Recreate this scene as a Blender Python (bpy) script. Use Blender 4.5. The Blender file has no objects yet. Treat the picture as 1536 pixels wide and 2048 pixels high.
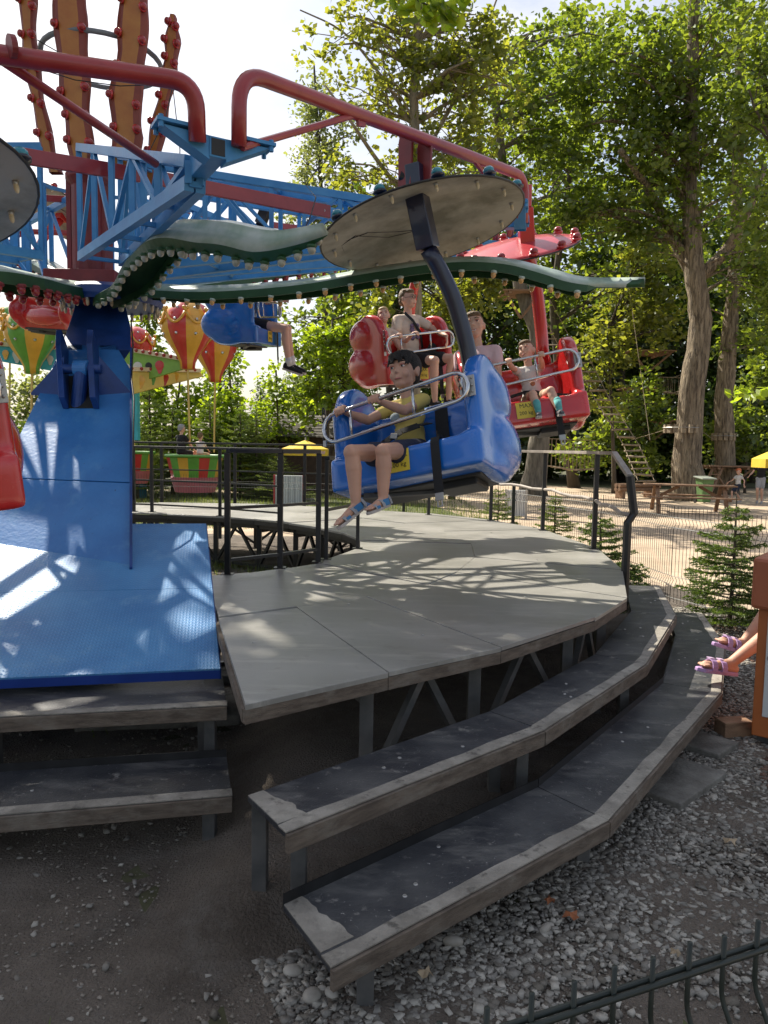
import bpy, bmesh, math, random
import numpy as np
from mathutils import Vector, Matrix, Euler
random.seed(7); rng = np.random.default_rng(7)
S = bpy.context.scene
COL = S.collection
PI = math.pi

# ------------------------------------------------------------------ camera
FPX = 1479.0
TH = math.atan(127 / FPX); RO = math.radians(1.0)
CF = Vector((0, math.cos(TH), -math.sin(TH)))
_r0 = Vector((1, 0, 0)); _u0 = Vector((0, math.sin(TH), math.cos(TH)))
CR = _r0 * math.cos(RO) + _u0 * math.sin(RO)
CU = _u0 * math.cos(RO) - _r0 * math.sin(RO)
CO = Vector((0, 0, 1.6))
cam = bpy.data.objects.new('camera', bpy.data.cameras.new('camera'))
COL.objects.link(cam)
cam.matrix_world = Matrix(((CR.x, CU.x, -CF.x, CO.x), (CR.y, CU.y, -CF.y, CO.y), (CR.z, CU.z, -CF.z, CO.z), (0, 0, 0, 1)))
cam.data.sensor_fit = 'VERTICAL'; cam.data.sensor_height = 36; cam.data.lens = 36 * FPX / 2048
cam.data.clip_start = 0.05; cam.data.clip_end = 600
S.camera = cam
def at(px, py, Y=None, z=None):
    d = CF + CR * ((px - 768) / FPX) - CU * ((py - 1024) / FPX)
    t = Y / d.y if Y is not None else (z - CO.z) / d.z
    return CO + d * t

# ------------------------------------------------------------------ sky, sun, exposure
SUN = Vector((-0.45, 0.50, 0.72)).normalized()
W = bpy.data.worlds.new('World'); S.world = W; W.use_nodes = True
nt = W.node_tree; nt.nodes.clear()
def N(t, k, **kw):
    n = t.nodes.new(k)
    for a, b in kw.items(): setattr(n, a, b)
    return n
sky = N(nt, 'ShaderNodeTexSky', sky_type='NISHITA', sun_disc=False)
sky.sun_elevation = math.asin(SUN.z); sky.sun_rotation = math.atan2(SUN.x, SUN.y)
sky.air_density = 1.2; sky.dust_density = 3.0; sky.ozone_density = 1.0
tc = N(nt, 'ShaderNodeTexCoord'); mp = N(nt, 'ShaderNodeMapping'); mp.inputs['Scale'].default_value = (1.6, 1.6, 4.0)
nz = N(nt, 'ShaderNodeTexNoise'); nz.inputs['Scale'].default_value = 2.2; nz.inputs['Detail'].default_value = 8; nz.inputs['Roughness'].default_value = 0.62
rp = N(nt, 'ShaderNodeValToRGB'); rp.color_ramp.elements[0].position = 0.40; rp.color_ramp.elements[1].position = 0.68
mx = N(nt, 'ShaderNodeMixRGB'); mx.inputs[2].default_value = (7.3, 7.2, 7.35, 1)
bg = N(nt, 'ShaderNodeBackground'); bg.inputs['Strength'].default_value = 0.085
wo = N(nt, 'ShaderNodeOutputWorld')
L_ = nt.links.new
L_(tc.outputs['Generated'], mp.inputs[0]); L_(mp.outputs[0], nz.inputs[0]); L_(nz.outputs[0], rp.inputs[0])
ma = N(nt, 'ShaderNodeMath', operation='MULTIPLY'); ma.inputs[1].default_value = 0.85
L_(rp.outputs[0], ma.inputs[0]); L_(ma.outputs[0], mx.inputs[0]); L_(sky.outputs[0], mx.inputs[1]); L_(mx.outputs[0], bg.inputs[0]); L_(bg.outputs[0], wo.inputs[0])
sd = bpy.data.lights.new('sun', 'SUN'); sd.energy = 5.0; sd.angle = math.radians(0.53); sd.color = (1, 0.93, 0.80)
so = bpy.data.objects.new('sun', sd); COL.objects.link(so); so.location = (-20, 20, 30)
so.rotation_euler = SUN.to_track_quat('Z', 'Y').to_euler()
S.view_settings.view_transform = 'Standard'; S.view_settings.look = 'None'; S.view_settings.gamma = 1
S.view_settings.exposure = 0.92
S.cycles.max_bounces = 7; S.cycles.diffuse_bounces = 3; S.cycles.glossy_bounces = 3; S.cycles.transmission_bounces = 3
S.cycles.transparent_max_bounces = 6

# ------------------------------------------------------------------ materials
MATS = {}
def mat(name, col, rough=0.6, metal=0.0, var=0.12, vs=4.0, bump=0.0, bs=30.0, col2=None, coat=0.0, spec=0.5, detail=6, stretch=(1, 1, 1), ramp=(0.35, 0.65), sub=0.0, speck=None, bd=0.02):
    if name in MATS: return MATS[name]
    m = bpy.data.materials.new(name); m.use_nodes = True; t = m.node_tree
    b = t.nodes['Principled BSDF']
    b.inputs['Roughness'].default_value = rough; b.inputs['Metallic'].default_value = metal
    b.inputs['Specular IOR Level'].default_value = spec
    if coat: b.inputs['Coat Weight'].default_value = coat; b.inputs['Coat Roughness'].default_value = 0.06
    if sub: b.inputs['Subsurface Weight'].default_value = sub; b.inputs['Subsurface Radius'].default_value = (0.02, 0.008, 0.004); b.inputs['Subsurface Scale'].default_value = 0.5
    co = N(t, 'ShaderNodeTexCoord'); mpn = N(t, 'ShaderNodeMapping'); mpn.inputs['Scale'].default_value = stretch
    t.links.new(co.outputs['Object'], mpn.inputs[0])
    n1 = N(t, 'ShaderNodeTexNoise'); n1.inputs['Scale'].default_value = vs; n1.inputs['Detail'].default_value = detail; n1.inputs['Roughness'].default_value = 0.6
    t.links.new(mpn.outputs[0], n1.inputs[0])
    cr = N(t, 'ShaderNodeValToRGB'); cr.color_ramp.elements[0].position = ramp[0]; cr.color_ramp.elements[1].position = ramp[1]
    c2 = col2 if col2 else tuple(min(1, c * (1 + var)) for c in col)
    c1 = col if col2 else tuple(c * (1 - var) for c in col)
    cr.color_ramp.elements[0].color = (*c1, 1); cr.color_ramp.elements[1].color = (*c2, 1)
    t.links.new(n1.outputs[0], cr.inputs[0]); src = cr.outputs[0]
    if speck:
        for (sc, lo, hi, st, cc) in speck:
            m3 = N(t, 'ShaderNodeMapping'); m3.inputs['Scale'].default_value = st; m3.inputs['Rotation'].default_value = (0, 0, sc * .37); t.links.new(co.outputs['Object'], m3.inputs[0])
            n3 = N(t, 'ShaderNodeTexNoise'); n3.inputs['Scale'].default_value = sc; n3.inputs['Detail'].default_value = 7; n3.inputs['Roughness'].default_value = .68; t.links.new(m3.outputs[0], n3.inputs[0])
            c3 = N(t, 'ShaderNodeMapRange'); c3.inputs[1].default_value = lo; c3.inputs[2].default_value = hi; c3.clamp = True; t.links.new(n3.outputs[0], c3.inputs[0])
            m4 = N(t, 'ShaderNodeMixRGB'); m4.inputs[2].default_value = (*cc, 1); t.links.new(c3.outputs[0], m4.inputs[0]); t.links.new(src, m4.inputs[1]); src = m4.outputs[0]
    t.links.new(src, b.inputs['Base Color'])
    rr = N(t, 'ShaderNodeMapRange'); rr.inputs[3].default_value = max(0.03, rough - 0.08); rr.inputs[4].default_value = min(1, rough + 0.12)
    t.links.new(n1.outputs[0], rr.inputs[0]); t.links.new(rr.outputs[0], b.inputs['Roughness'])
    if bump:
        n2 = N(t, 'ShaderNodeTexNoise'); n2.inputs['Scale'].default_value = bs; n2.inputs['Detail'].default_value = 5
        t.links.new(mpn.outputs[0], n2.inputs[0])
        bp = N(t, 'ShaderNodeBump'); bp.inputs['Strength'].default_value = bump; bp.inputs['Distance'].default_value = bd
        t.links.new(n2.outputs[0], bp.inputs['Height']); t.links.new(bp.outputs[0], b.inputs['Normal'])
    MATS[name] = m
    return m

def leafmat(name, c1, c2, tr, k=0.5, gloss=0.18):
    m = bpy.data.materials.new(name); m.use_nodes = True; t = m.node_tree; t.nodes.clear()
    o = N(t, 'ShaderNodeOutputMaterial'); g = N(t, 'ShaderNodeNewGeometry')
    cr = N(t, 'ShaderNodeValToRGB'); cr.color_ramp.elements[0].color = (*c1, 1); cr.color_ramp.elements[1].color = (*c2, 1)
    t.links.new(g.outputs['Random Per Island'], cr.inputs[0])
    oc = N(t, 'ShaderNodeTexCoord'); nn = N(t, 'ShaderNodeTexNoise'); nn.inputs['Scale'].default_value = .55; nn.inputs['Detail'].default_value = 2; t.links.new(oc.outputs['Object'], nn.inputs[0])
    mr = N(t, 'ShaderNodeMapRange'); mr.inputs[1].default_value = .35; mr.inputs[2].default_value = .65; mr.inputs[3].default_value = -.22; mr.inputs[4].default_value = .22; t.links.new(nn.outputs[0], mr.inputs[0])
    ad = N(t, 'ShaderNodeMath', operation='ADD', use_clamp=True); t.links.new(mr.outputs[0], ad.inputs[0]); t.links.new(g.outputs['Random Per Island'], ad.inputs[1]); t.links.new(ad.outputs[0], cr.inputs[0])
    d = N(t, 'ShaderNodeBsdfDiffuse'); t.links.new(cr.outputs[0], d.inputs[0])
    tl = N(t, 'ShaderNodeBsdfTranslucent')
    hm = N(t, 'ShaderNodeMixRGB', blend_type='MULTIPLY'); hm.inputs[0].default_value = 1; hm.inputs[2].default_value = (*tr, 1)
    t.links.new(cr.outputs[0], hm.inputs[1]); t.links.new(hm.outputs[0], tl.inputs[0])
    gl = N(t, 'ShaderNodeBsdfGlossy'); gl.inputs['Roughness'].default_value = 0.45; gl.inputs[0].default_value = (0.6, 0.65, 0.6, 1)
    a = N(t, 'ShaderNodeMixShader'); a.inputs[0].default_value = k
    b = N(t, 'ShaderNodeMixShader'); b.inputs[0].default_value = gloss * 0.35
    t.links.new(d.outputs[0], a.inputs[1]); t.links.new(tl.outputs[0], a.inputs[2])
    t.links.new(a.outputs[0], b.inputs[1]); t.links.new(gl.outputs[0], b.inputs[2]); t.links.new(b.outputs[0], o.inputs[0])
    MATS[name] = m
    return m

# ------------------------------------------------------------------ mesh builder
def frame(d, up=Vector((0, 0, 1))):
    d = d.normalized()
    if abs(d.dot(up)) > 0.97: up = Vector((0, 1, 0)) if abs(d.y) < 0.9 else Vector((1, 0, 0))
    s = d.cross(up).normalized(); u = s.cross(d).normalized()
    return s, u
class MB:
    def __init__(s): s.v = []; s.f = []; s.mi = []; s.m = 0
    def add(s, vs, fs):
        o = len(s.v); s.v += [tuple(p) for p in vs]; s.f += [tuple(i + o for i in f) for f in fs]; s.mi += [s.m] * len(fs); return s
    def box(s, c, d, M=None):
        x, y, z = d[0] / 2, d[1] / 2, d[2] / 2; c = Vector(c)
        vs = [Vector((a * x, b * y, e * z)) for a in (-1, 1) for b in (-1, 1) for e in (-1, 1)]
        if M is not None: vs = [M @ v for v in vs]
        return s.add([v + c for v in vs], [(0, 1, 3, 2), (4, 6, 7, 5), (0, 4, 5, 1), (2, 3, 7, 6), (0, 2, 6, 4), (1, 5, 7, 3)])
    def bar(s, a, b, w, h=None, up=Vector((0, 0, 1))):
        a = Vector(a); b = Vector(b); h = h or w; q, u = frame(b - a, up)
        vs = [p + q * (i * w / 2) + u * (j * h / 2) for p in (a, b) for i, j in ((-1, -1), (1, -1), (1, 1), (-1, 1))]
        return s.add(vs, [(3, 2, 1, 0), (4, 5, 6, 7), (0, 1, 5, 4), (1, 2, 6, 5), (2, 3, 7, 6), (3, 0, 4, 7)])
    def tube(s, pts, r, n=8, cap=True, closed=False):
        pts = [Vector(p) for p in pts]; k = len(pts); rs = r if hasattr(r, '__len__') else [r] * k
        vs = []; fs = []; q = None
        for i, p in enumerate(pts):
            if closed: d = pts[(i + 1) % k] - pts[i - 1]
            else: d = pts[min(i + 1, k - 1)] - pts[max(i - 1, 0)]
            d = d.normalized() if d.length > 1e-9 else Vector((0, 0, 1))
            if q is None: q, u = frame(d)
            else:
                q = (q - d * q.dot(d)); q = q.normalized() if q.length > 1e-6 else frame(d)[0]; u = q.cross(d)
            vs += [p + (q * math.cos(2 * PI * j / n) + u * math.sin(2 * PI * j / n)) * rs[i] for j in range(n)]
        m = k if closed else k - 1
        for i in range(m):
            for j in range(n):
                a = i * n + j; b = i * n + (j + 1) % n; c = ((i + 1) % k) * n
                fs.append((a, b, c + (j + 1) % n, c + j))
        if cap and not closed: fs += [tuple(range(n))[::-1], tuple(range((k - 1) * n, k * n))]
        return s.add(vs, fs)
    def ell(s, c, r, M=None, n=16, m=10, zmin=-1.0):
        c = Vector(c); r = r if hasattr(r, '__len__') else (r, r, r); vs = []; fs = []
        t0 = math.acos(max(-1, min(1, zmin)))
        for i in range(m + 1):
            t = t0 * i / m
            for j in range(n):
                a = 2 * PI * j / n; v = Vector((math.sin(t) * math.cos(a) * r[0], math.sin(t) * math.sin(a) * r[1], math.cos(t) * r[2]))
                if M is not None: v = M @ v
                vs.append(v + c)
        for i in range(m):
            for j in range(n): fs.append((i * n + j, (i + 1) * n + j, (i + 1) * n + (j + 1) % n, i * n + (j + 1) % n))
        return s.add(vs, fs)
    def lathe(s, c, prof, n=16, M=None):
        c = Vector(c); vs = []; fs = []
        for r, z in prof:
            for j in range(n):
                v = Vector((r * math.cos(2 * PI * j / n), r * math.sin(2 * PI * j / n), z))
                if M is not None: v = M @ v
                vs.append(v + c)
        for i in range(len(prof) - 1):
            for j in range(n): fs.append((i * n + j, i * n + (j + 1) % n, (i + 1) * n + (j + 1) % n, (i + 1) * n + j))
        return s.add(vs, fs)
    def prism(s, poly, z0, z1, zf=None):
        n = len(poly); top = [Vector((p[0], p[1], z1 if zf is None else zf(p) + z1)) for p in poly]; bot = [Vector((p[0], p[1], z0 if zf is None else zf(p) + z0)) for p in poly]
        return s.add(bot + top, [tuple(range(n))[::-1], tuple(range(n, 2 * n))] + [(i, (i + 1) % n, n + (i + 1) % n, n + i) for i in range(n)])
    def cap(s, a, b, r0, r1=None, n=12):
        r1 = r0 if r1 is None else r1; a = Vector(a); b = Vector(b)
        s.ell(a, r0, n=n, m=8); s.ell(b, r1, n=n, m=8)
        if (b - a).length > 1e-5: s.tube([a, b], [r0, r1], n)
        return s
    def build(s, name, m, parent=None, world=True, smooth=False, bevel=0.0, bake=None, sm=0):
        me = bpy.data.meshes.new(name)
        vs = s.v
        if parent is not None and world:
            L = parent.location; q = parent
            while q.parent is not None: q = q.parent; L = L + q.location
            vs = [(a - L.x, b - L.y, c - L.z) for a, b, c in vs]
        me.from_pydata(vs, [], s.f)
        ms = m if isinstance(m, (list, tuple)) else [m]
        for k in ms: me.materials.append(k)
        if len(ms) > 1: me.polygons.foreach_set('material_index', s.mi)
        me.update()
        o = bpy.data.objects.new(name, me); COL.objects.link(o)
        if bake:
            rm = o.modifiers.new('r', 'REMESH'); rm.mode = 'VOXEL'; rm.voxel_size = bake
            if sm: q = o.modifiers.new('s', 'SMOOTH'); q.factor = 0.5; q.iterations = sm
            dg = bpy.context.evaluated_depsgraph_get(); dg.update()
            ne = bpy.data.meshes.new_from_object(o.evaluated_get(dg)); o.modifiers.clear(); o.data = ne
            if not ne.materials: ne.materials.append(ms[0])
            me = ne; smooth = True
        if smooth: me.polygons.foreach_set('use_smooth', [True] * len(me.polygons))
        if bevel:
            b = o.modifiers.new('b', 'BEVEL'); b.width = bevel; b.segments = 2; b.limit_method = 'ANGLE'
        if parent is not None: o.parent = parent
        return o
def tag(o, label=None, cat=None, group=None, kind=None):
    if label: o['label'] = label
    if cat: o['category'] = cat
    if group: o['group'] = group
    if kind: o['kind'] = kind
    return o
def empty(name, loc, label=None, cat=None, group=None, M=None):
    o = bpy.data.objects.new(name, None); COL.objects.link(o); o.empty_display_size = 0.1
    if M is not None: o.matrix_basis = M; bpy.context.view_layer.update() if False else None
    else: o.location = loc
    return tag(o, label, cat, group)
def kids(o): return [c for c in bpy.data.objects if c.parent == o]
def copy_tree(o, parent=None):
    c = o.copy(); COL.objects.link(c); c.parent = parent
    for k in list(o.children): copy_tree(k, c)
    return c
def fillet(pts, r, n=6):
    pts = [Vector(p) for p in pts]; out = [pts[0]]
    for i in range(1, len(pts) - 1):
        a, b, c = pts[i - 1], pts[i], pts[i + 1]; d1 = (a - b).normalized(); d2 = (c - b).normalized()
        rr = min(r, (a - b).length * 0.48, (c - b).length * 0.48)
        p, q = b + d1 * rr, b + d2 * rr
        for k in range(n + 1):
            t = k / n; out.append(p * (1 - t) ** 2 + b * 2 * t * (1 - t) + q * t * t)
    out.append(pts[-1]); return out
def text(s, name, body, size, m, M, parent, ax='CENTER'):
    cu = bpy.data.curves.new(name, 'FONT'); cu.body = body; cu.size = size; cu.extrude = 0.0006; cu.align_x = ax; cu.align_y = 'CENTER'; cu.resolution_u = 2
    o = bpy.data.objects.new(name + '_c', cu); COL.objects.link(o)
    dg = bpy.context.evaluated_depsgraph_get(); dg.update()
    me = bpy.data.meshes.new_from_object(o.evaluated_get(dg)); bpy.data.objects.remove(o); me.materials.clear(); me.materials.append(m)
    me.transform(M); r = bpy.data.objects.new(name, me); COL.objects.link(r); r.parent = parent
    return r
# ------------------------------------------------------------------ palette
M_soil = mat('soil', (0.085, 0.066, 0.050), 0.95, col2=(0.20, 0.165, 0.132), vs=2.0, bump=1.0, bs=95, bd=.035, speck=[(30, .60, .68, (1, 1, 1), (.17, .15, .125)), (4, .55, .72, (1, 1, 1), (.15, .13, .11))])
M_sand = mat('packed_path', (0.36, 0.27, 0.185), 0.95, col2=(0.50, 0.39, 0.28), vs=.8, bump=0.5, bs=60, speck=[(1.2, .52, .75, (1, 3, 1), (.26, .22, .17)), (22, .60, .70, (1, 1, 1), (.24, .19, .14))])
M_grassg = mat('grass_ground', (0.05, 0.07, 0.02), 0.95, col2=(0.12, 0.12, 0.045), vs=2.5, bump=0.8, bs=40)
M_floor = mat('forest_floor', (0.05, 0.045, 0.025), 0.95, col2=(0.08, 0.09, 0.03), vs=0.6, bump=0.6, bs=12)
M_stone = mat('gravel_stone', (0.20, 0.19, 0.175), 0.85, col2=(0.42, 0.40, 0.37), vs=22, bump=0.3, bs=90)
M_ply = mat('deck_plywood', (0.205, 0.20, 0.182), 0.30, col2=(0.32, 0.31, 0.285), vs=1.6, bump=0.12, bs=160, spec=0.55, ramp=(0.3, 0.72), speck=[(2.5, .52, .80, (1, 5, 1), (.42, .40, .36)), (9, .60, .74, (1, 1, 1), (.17, .16, .14)), (60, .68, .72, (1, 1, 1), (.5, .48, .44))])
M_film = mat('tread_film', (0.022, 0.024, 0.030), 0.42, col2=(0.085, 0.085, 0.085), vs=3.5, bump=0.15, bs=120, ramp=(0.42, 0.80), detail=9, spec=0.6, speck=[(3.0, .52, .78, (1, 3, 1), (.16, .155, .145)), (14, .60, .70, (1, 1, 1), (.20, .19, .175)), (70, .655, .69, (1, 1, 1), (.38, .37, .35))])
M_worn = mat('worn_edge', (0.17, 0.155, 0.13), 0.7, col2=(0.30, 0.275, 0.235), vs=7, bump=0.25, bs=90, speck=[(16, .56, .66, (1, 1, 1), (.10, .09, .075)), (5, .50, .75, (1, 1, 1), (.42, .39, .33))])
M_edge = mat('plywood_edge', (0.08, 0.06, 0.045), 0.8, col2=(0.16, 0.125, 0.095), vs=10, bump=0.3, bs=60, stretch=(1, 1, 5), speck=[(6, .50, .70, (1, 1, 2), (.19, .165, .135))])
M_steel = mat('painted_steel_grey', (0.06, 0.062, 0.062), 0.55, col2=(0.11, 0.105, 0.10), vs=9, bump=0.1)
M_black = mat('black_steel', (0.012, 0.012, 0.013), 0.35, var=0.3, vs=12)
M_belt = mat('black_webbing', (0.012, 0.012, 0.013), 0.8, var=0.3, bump=0.3, bs=300)
M_wire = mat('fence_wire_green', (0.012, 0.018, 0.014), 0.5, var=0.2)
M_blue = mat('gloss_blue_shell', (0.010, 0.135, 0.50), 0.22, var=0.12, vs=3, coat=0.6, bump=0.03, bs=25)
M_navy = mat('navy_arm', (0.008, 0.010, 0.03), 0.3, var=0.3, coat=0.4)
M_redsh = mat('gloss_red_shell', (0.50, 0.018, 0.018), 0.22, var=0.12, vs=3, coat=0.6, bump=0.03, bs=25)
M_boom = mat('boom_blue', (0.018, 0.135, 0.40), 0.36, col2=(0.045, 0.22, 0.53), vs=2.2, bump=0.10, bs=38, coat=0.15, ramp=(0.3, 0.7), speck=[(4, .54, .74, (1, 1, .5), (.09, .27, .52)), (30, .65, .72, (1, 1, 1), (.03, .07, .15))])
M_boomd = mat('boom_navy_and_neck_shade', (0.010, 0.045, 0.19), 0.4, var=0.25, vs=4, bump=0.1)
M_truss = mat('truss_blue', (0.03, 0.20, 0.45), 0.42, col2=(0.07, 0.27, 0.52), vs=6, bump=0.08)
M_red = mat('pipe_red', (0.27, 0.020, 0.022), 0.35, col2=(0.36, 0.035, 0.035), vs=5, coat=0.3, bump=0.04)
M_dred = mat('column_dark_red', (0.20, 0.022, 0.022), 0.45, var=0.25, vs=4)
M_orange = mat('petal_orange', (0.34, 0.10, 0.012), 0.4, col2=(0.44, 0.18, 0.03), vs=3, bump=0.1, bs=20)
M_pred = mat('petal_red', (0.17, 0.022, 0.012), 0.45, col2=(0.24, 0.045, 0.02), vs=4, bump=0.2, bs=20)
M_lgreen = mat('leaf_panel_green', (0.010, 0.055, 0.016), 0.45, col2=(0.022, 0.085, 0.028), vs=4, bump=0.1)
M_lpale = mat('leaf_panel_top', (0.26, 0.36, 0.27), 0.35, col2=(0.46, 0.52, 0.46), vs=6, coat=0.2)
M_amber = mat('bulb_amber', (0.55, 0.30, 0.10), 0.2, var=0.2, coat=0.5)
M_clear = mat('bulb_frosted', (0.30, 0.30, 0.24), 0.25, var=0.3, coat=0.5)
M_rbulb = mat('bulb_red', (0.28, 0.012, 0.012), 0.25, var=0.2, coat=0.5)
M_teal = mat('bulb_teal', (0.01, 0.20, 0.26), 0.25, var=0.2, coat=0.5)
M_under = mat('canopy_underside', (0.17, 0.17, 0.125), 0.7, col2=(0.42, 0.41, 0.34), vs=3.2, bump=0.15, bs=12)
M_chrome = mat('chrome', (0.55, 0.55, 0.56), 0.15, metal=1.0, var=0.05)
M_zinc = mat('zinc', (0.38, 0.37, 0.35), 0.4, metal=0.8, var=0.15)
M_ivory = mat('ivory_bulb', (0.6, 0.5, 0.32), 0.3)
M_yell = mat('sticker_yellow', (0.72, 0.55, 0.05), 0.45, var=0.04)
M_ink = mat('black_ink', (0.015, 0.014, 0.012), 0.5)
M_conc = mat('concrete', (0.10, 0.092, 0.08), 0.9, col2=(0.21, 0.20, 0.175), vs=7, bump=0.4, bs=70)
M_cabo = mat('cabinet_orange', (0.42, 0.12, 0.03), 0.45, var=0.12, vs=3, bump=0.05)
M_cabt = mat('cabinet_head_brown', (0.33, 0.095, 0.04), 0.5, var=0.12, vs=3)
M_white = mat('white_paint', (0.55, 0.56, 0.54), 0.5, var=0.05)
M_timber = mat('timber', (0.17, 0.095, 0.055), 0.75, col2=(0.28, 0.17, 0.10), vs=8, bump=0.3, bs=60, stretch=(1, 4, 4))
M_rope = mat('rope', (0.28, 0.22, 0.15), 0.9, var=0.2)
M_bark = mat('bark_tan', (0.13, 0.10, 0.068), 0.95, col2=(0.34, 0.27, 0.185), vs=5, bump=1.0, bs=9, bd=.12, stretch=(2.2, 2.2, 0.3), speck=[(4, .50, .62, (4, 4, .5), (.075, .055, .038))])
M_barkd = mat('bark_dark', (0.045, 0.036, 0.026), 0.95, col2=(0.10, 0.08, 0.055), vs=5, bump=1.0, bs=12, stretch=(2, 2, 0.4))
M_skin = mat('skin', (0.52, 0.29, 0.20), 0.55, var=0.05, vs=12, sub=0.15, bump=0.03, bs=90)
M_skin2 = mat('skin_fair', (0.60, 0.36, 0.26), 0.55, var=0.05, vs=12, sub=0.15)
M_lip = mat('lip', (0.42, 0.14, 0.12), 0.5)
M_eye = mat('eye_white', (0.62, 0.60, 0.57), 0.25)
M_iris = mat('iris', (0.02, 0.014, 0.010), 0.2)
M_hair = mat('hair_dark', (0.012, 0.009, 0.008), 0.6, var=0.4, vs=40, bump=0.8, bs=140)
M_hairb = mat('hair_light_brown', (0.17, 0.105, 0.05), 0.6, var=0.3, vs=40, bump=0.8, bs=140)
M_teeyel = mat('tee_yellow', (0.62, 0.47, 0.13), 0.9, var=0.06, bump=0.5, bs=16)
M_teepink = mat('tee_pink', (0.62, 0.44, 0.46), 0.9, var=0.04, bump=0.5, bs=16)
M_teecream = mat('tee_cream', (0.64, 0.52, 0.42), 0.9, var=0.04, bump=0.5, bs=14)
M_teewhite = mat('tee_white', (0.62, 0.60, 0.58), 0.9, var=0.04, bump=0.5, bs=16)
M_navycl = mat('navy_cloth', (0.02, 0.025, 0.05), 0.9, var=0.2, bump=0.5, bs=20)
M_blackcl = mat('black_cloth', (0.012, 0.012, 0.014), 0.9, var=0.2, bump=0.5, bs=20)
M_beige = mat('beige_cloth', (0.36, 0.27, 0.17), 0.9, var=0.1, bump=0.5, bs=20)
M_sole = mat('shoe_sole', (0.42, 0.38, 0.35), 0.7, var=0.08)
M_sblue = mat('sandal_blue', (0.03, 0.16, 0.34), 0.6, var=0.2)
M_sgrey = mat('sandal_grey', (0.30, 0.30, 0.31), 0.7, var=0.15)
M_lav = mat('lavender_rubber', (0.42, 0.27, 0.50), 0.5, var=0.06)
M_pprint = mat('purple_print', (0.18, 0.12, 0.20), 0.9, var=0.4, vs=30)
M_rprint = mat('pink_print', (0.62, 0.15, 0.20), 0.9)
M_teals = mat('teal_sock', (0.12, 0.42, 0.42), 0.9)
# treadplate: raised bar relief on the blue plate
def treadplate():
    m = mat('treadplate_blue', (0.05, 0.20, 0.46), 0.42, col2=(0.09, 0.29, 0.57), vs=2.5, spec=0.45, speck=[(5, .55, .75, (1, 1, 1), (.16, .34, .56)), (40, .66, .72, (1, 1, 1), (.06, .10, .18))])
    t = m.node_tree; b = t.nodes['Principled BSDF']; co = N(t, 'ShaderNodeTexCoord')
    sp = N(t, 'ShaderNodeSeparateXYZ'); t.links.new(co.outputs['Object'], sp.inputs[0])
    def mth(op, a, bb=None, c=None):
        n = N(t, 'ShaderNodeMath', operation=op)
        for i, q in enumerate((a, bb, c)):
            if q is None: continue
            if isinstance(q, (int, float)): n.inputs[i].default_value = q
            else: t.links.new(q, n.inputs[i])
        return n.outputs[0]
    # zig-zag rows of short raised bars
    zz = mth('PINGPONG', sp.outputs[0], 0.017)
    row = mth('MULTIPLY_ADD', zz, 0.8, sp.outputs[1])
    w = mth('SINE', mth('MULTIPLY', row, 2 * PI / 0.026))
    g = mth('SINE', mth('MULTIPLY', sp.outputs[0], 2 * PI / 0.017))
    h = mth('MULTIPLY', mth('MAXIMUM', mth('SUBTRACT', w, 0.35), 0.0), mth('MAXIMUM', mth('ADD', g, 0.75), 0.0))
    bp = N(t, 'ShaderNodeBump'); bp.inputs['Strength'].default_value = 0.65; bp.inputs['Distance'].default_value = 0.004
    t.links.new(h, bp.inputs['Height']); t.links.new(bp.outputs[0], b.inputs['Normal'])
    return m
M_tread = treadplate()

# ------------------------------------------------------------------ ground
def sheet(name, poly, z, m, kind='structure'):
    b = MB(); b.add([(x, y, z) for x, y in poly], [tuple(range(len(poly)))]); o = b.build(name, m); o['kind'] = kind; return o
sheet('ground', [(-250, -60), (250, -60), (250, 450), (-250, 450)], -0.008, M_floor)
C0 = Vector((-2.73, 7.0, 0))
path = [(2.2, -8), (60, -8), (60, 37), (20, 36.5), (12, 33), (4, 36), (-4, 27.5), (-14, 27), (-30, 26), (-30, 14), (-9, 14.2), (-4, 13.6), (0.5, 12.4), (2.6, 10.2), (3.2, 8.4), (3.1, 6.4)]
sheet('path', path, -0.004, M_sand)
def wob(a): return 0.12 * math.sin(3 * a + 1) + 0.07 * math.sin(7 * a)
soil = [(C0.x + (6.4 + wob(a)) * math.cos(a), C0.y + (6.4 + wob(a)) * math.sin(a)) for a in [i * 2 * PI / 60 for i in range(3, 47)]]
soil = [(-14, -6), (9, -6), (6, 1.0), (4.9, 4.2), (4.0, 5.6)] + [p for p in soil if p[1] > 6.2] + [(-14, 10)]
def soil_z(x, y):
    r = math.hypot(x - C0.x, y - C0.y); t = max(0, min(1, (5.42 - r) / .3)); u = max(0, min(1, (x + .75) / .3)); t = t * t * (3 - 2 * t) * u
    return .12 * t + .008 * math.sin(x * 5 + math.sin(y * 7)) * math.sin(y * 4.3) + .004 * math.sin(x * 19 + y * 13)
def inpoly(x, y, P):
    c = False; n = len(P)
    for i in range(n):
        (x1, y1), (x2, y2) = P[i], P[i - 1]
        if (y1 > y) != (y2 > y) and x < (x2 - x1) * (y - y1) / (y2 - y1) + x1: c = not c
    return c
b = MB(); st_ = .12; idx = {}; nx_, ny_ = 190, 185
def sv(i, j):
    if (i, j) not in idx: x, y = -14 + i * st_, -6 + j * st_; idx[(i, j)] = len(b.v); b.v.append((x, y, soil_z(x, y)))
    return idx[(i, j)]
for i in range(nx_):
    for j in range(ny_):
        if inpoly(-14 + (i + .5) * st_, -6 + (j + .5) * st_, soil): b.f.append((sv(i, j), sv(i + 1, j), sv(i + 1, j + 1), sv(i, j + 1))); b.mi.append(0)
o = b.build('soil', M_soil, smooth=True); o['kind'] = 'structure'

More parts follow.
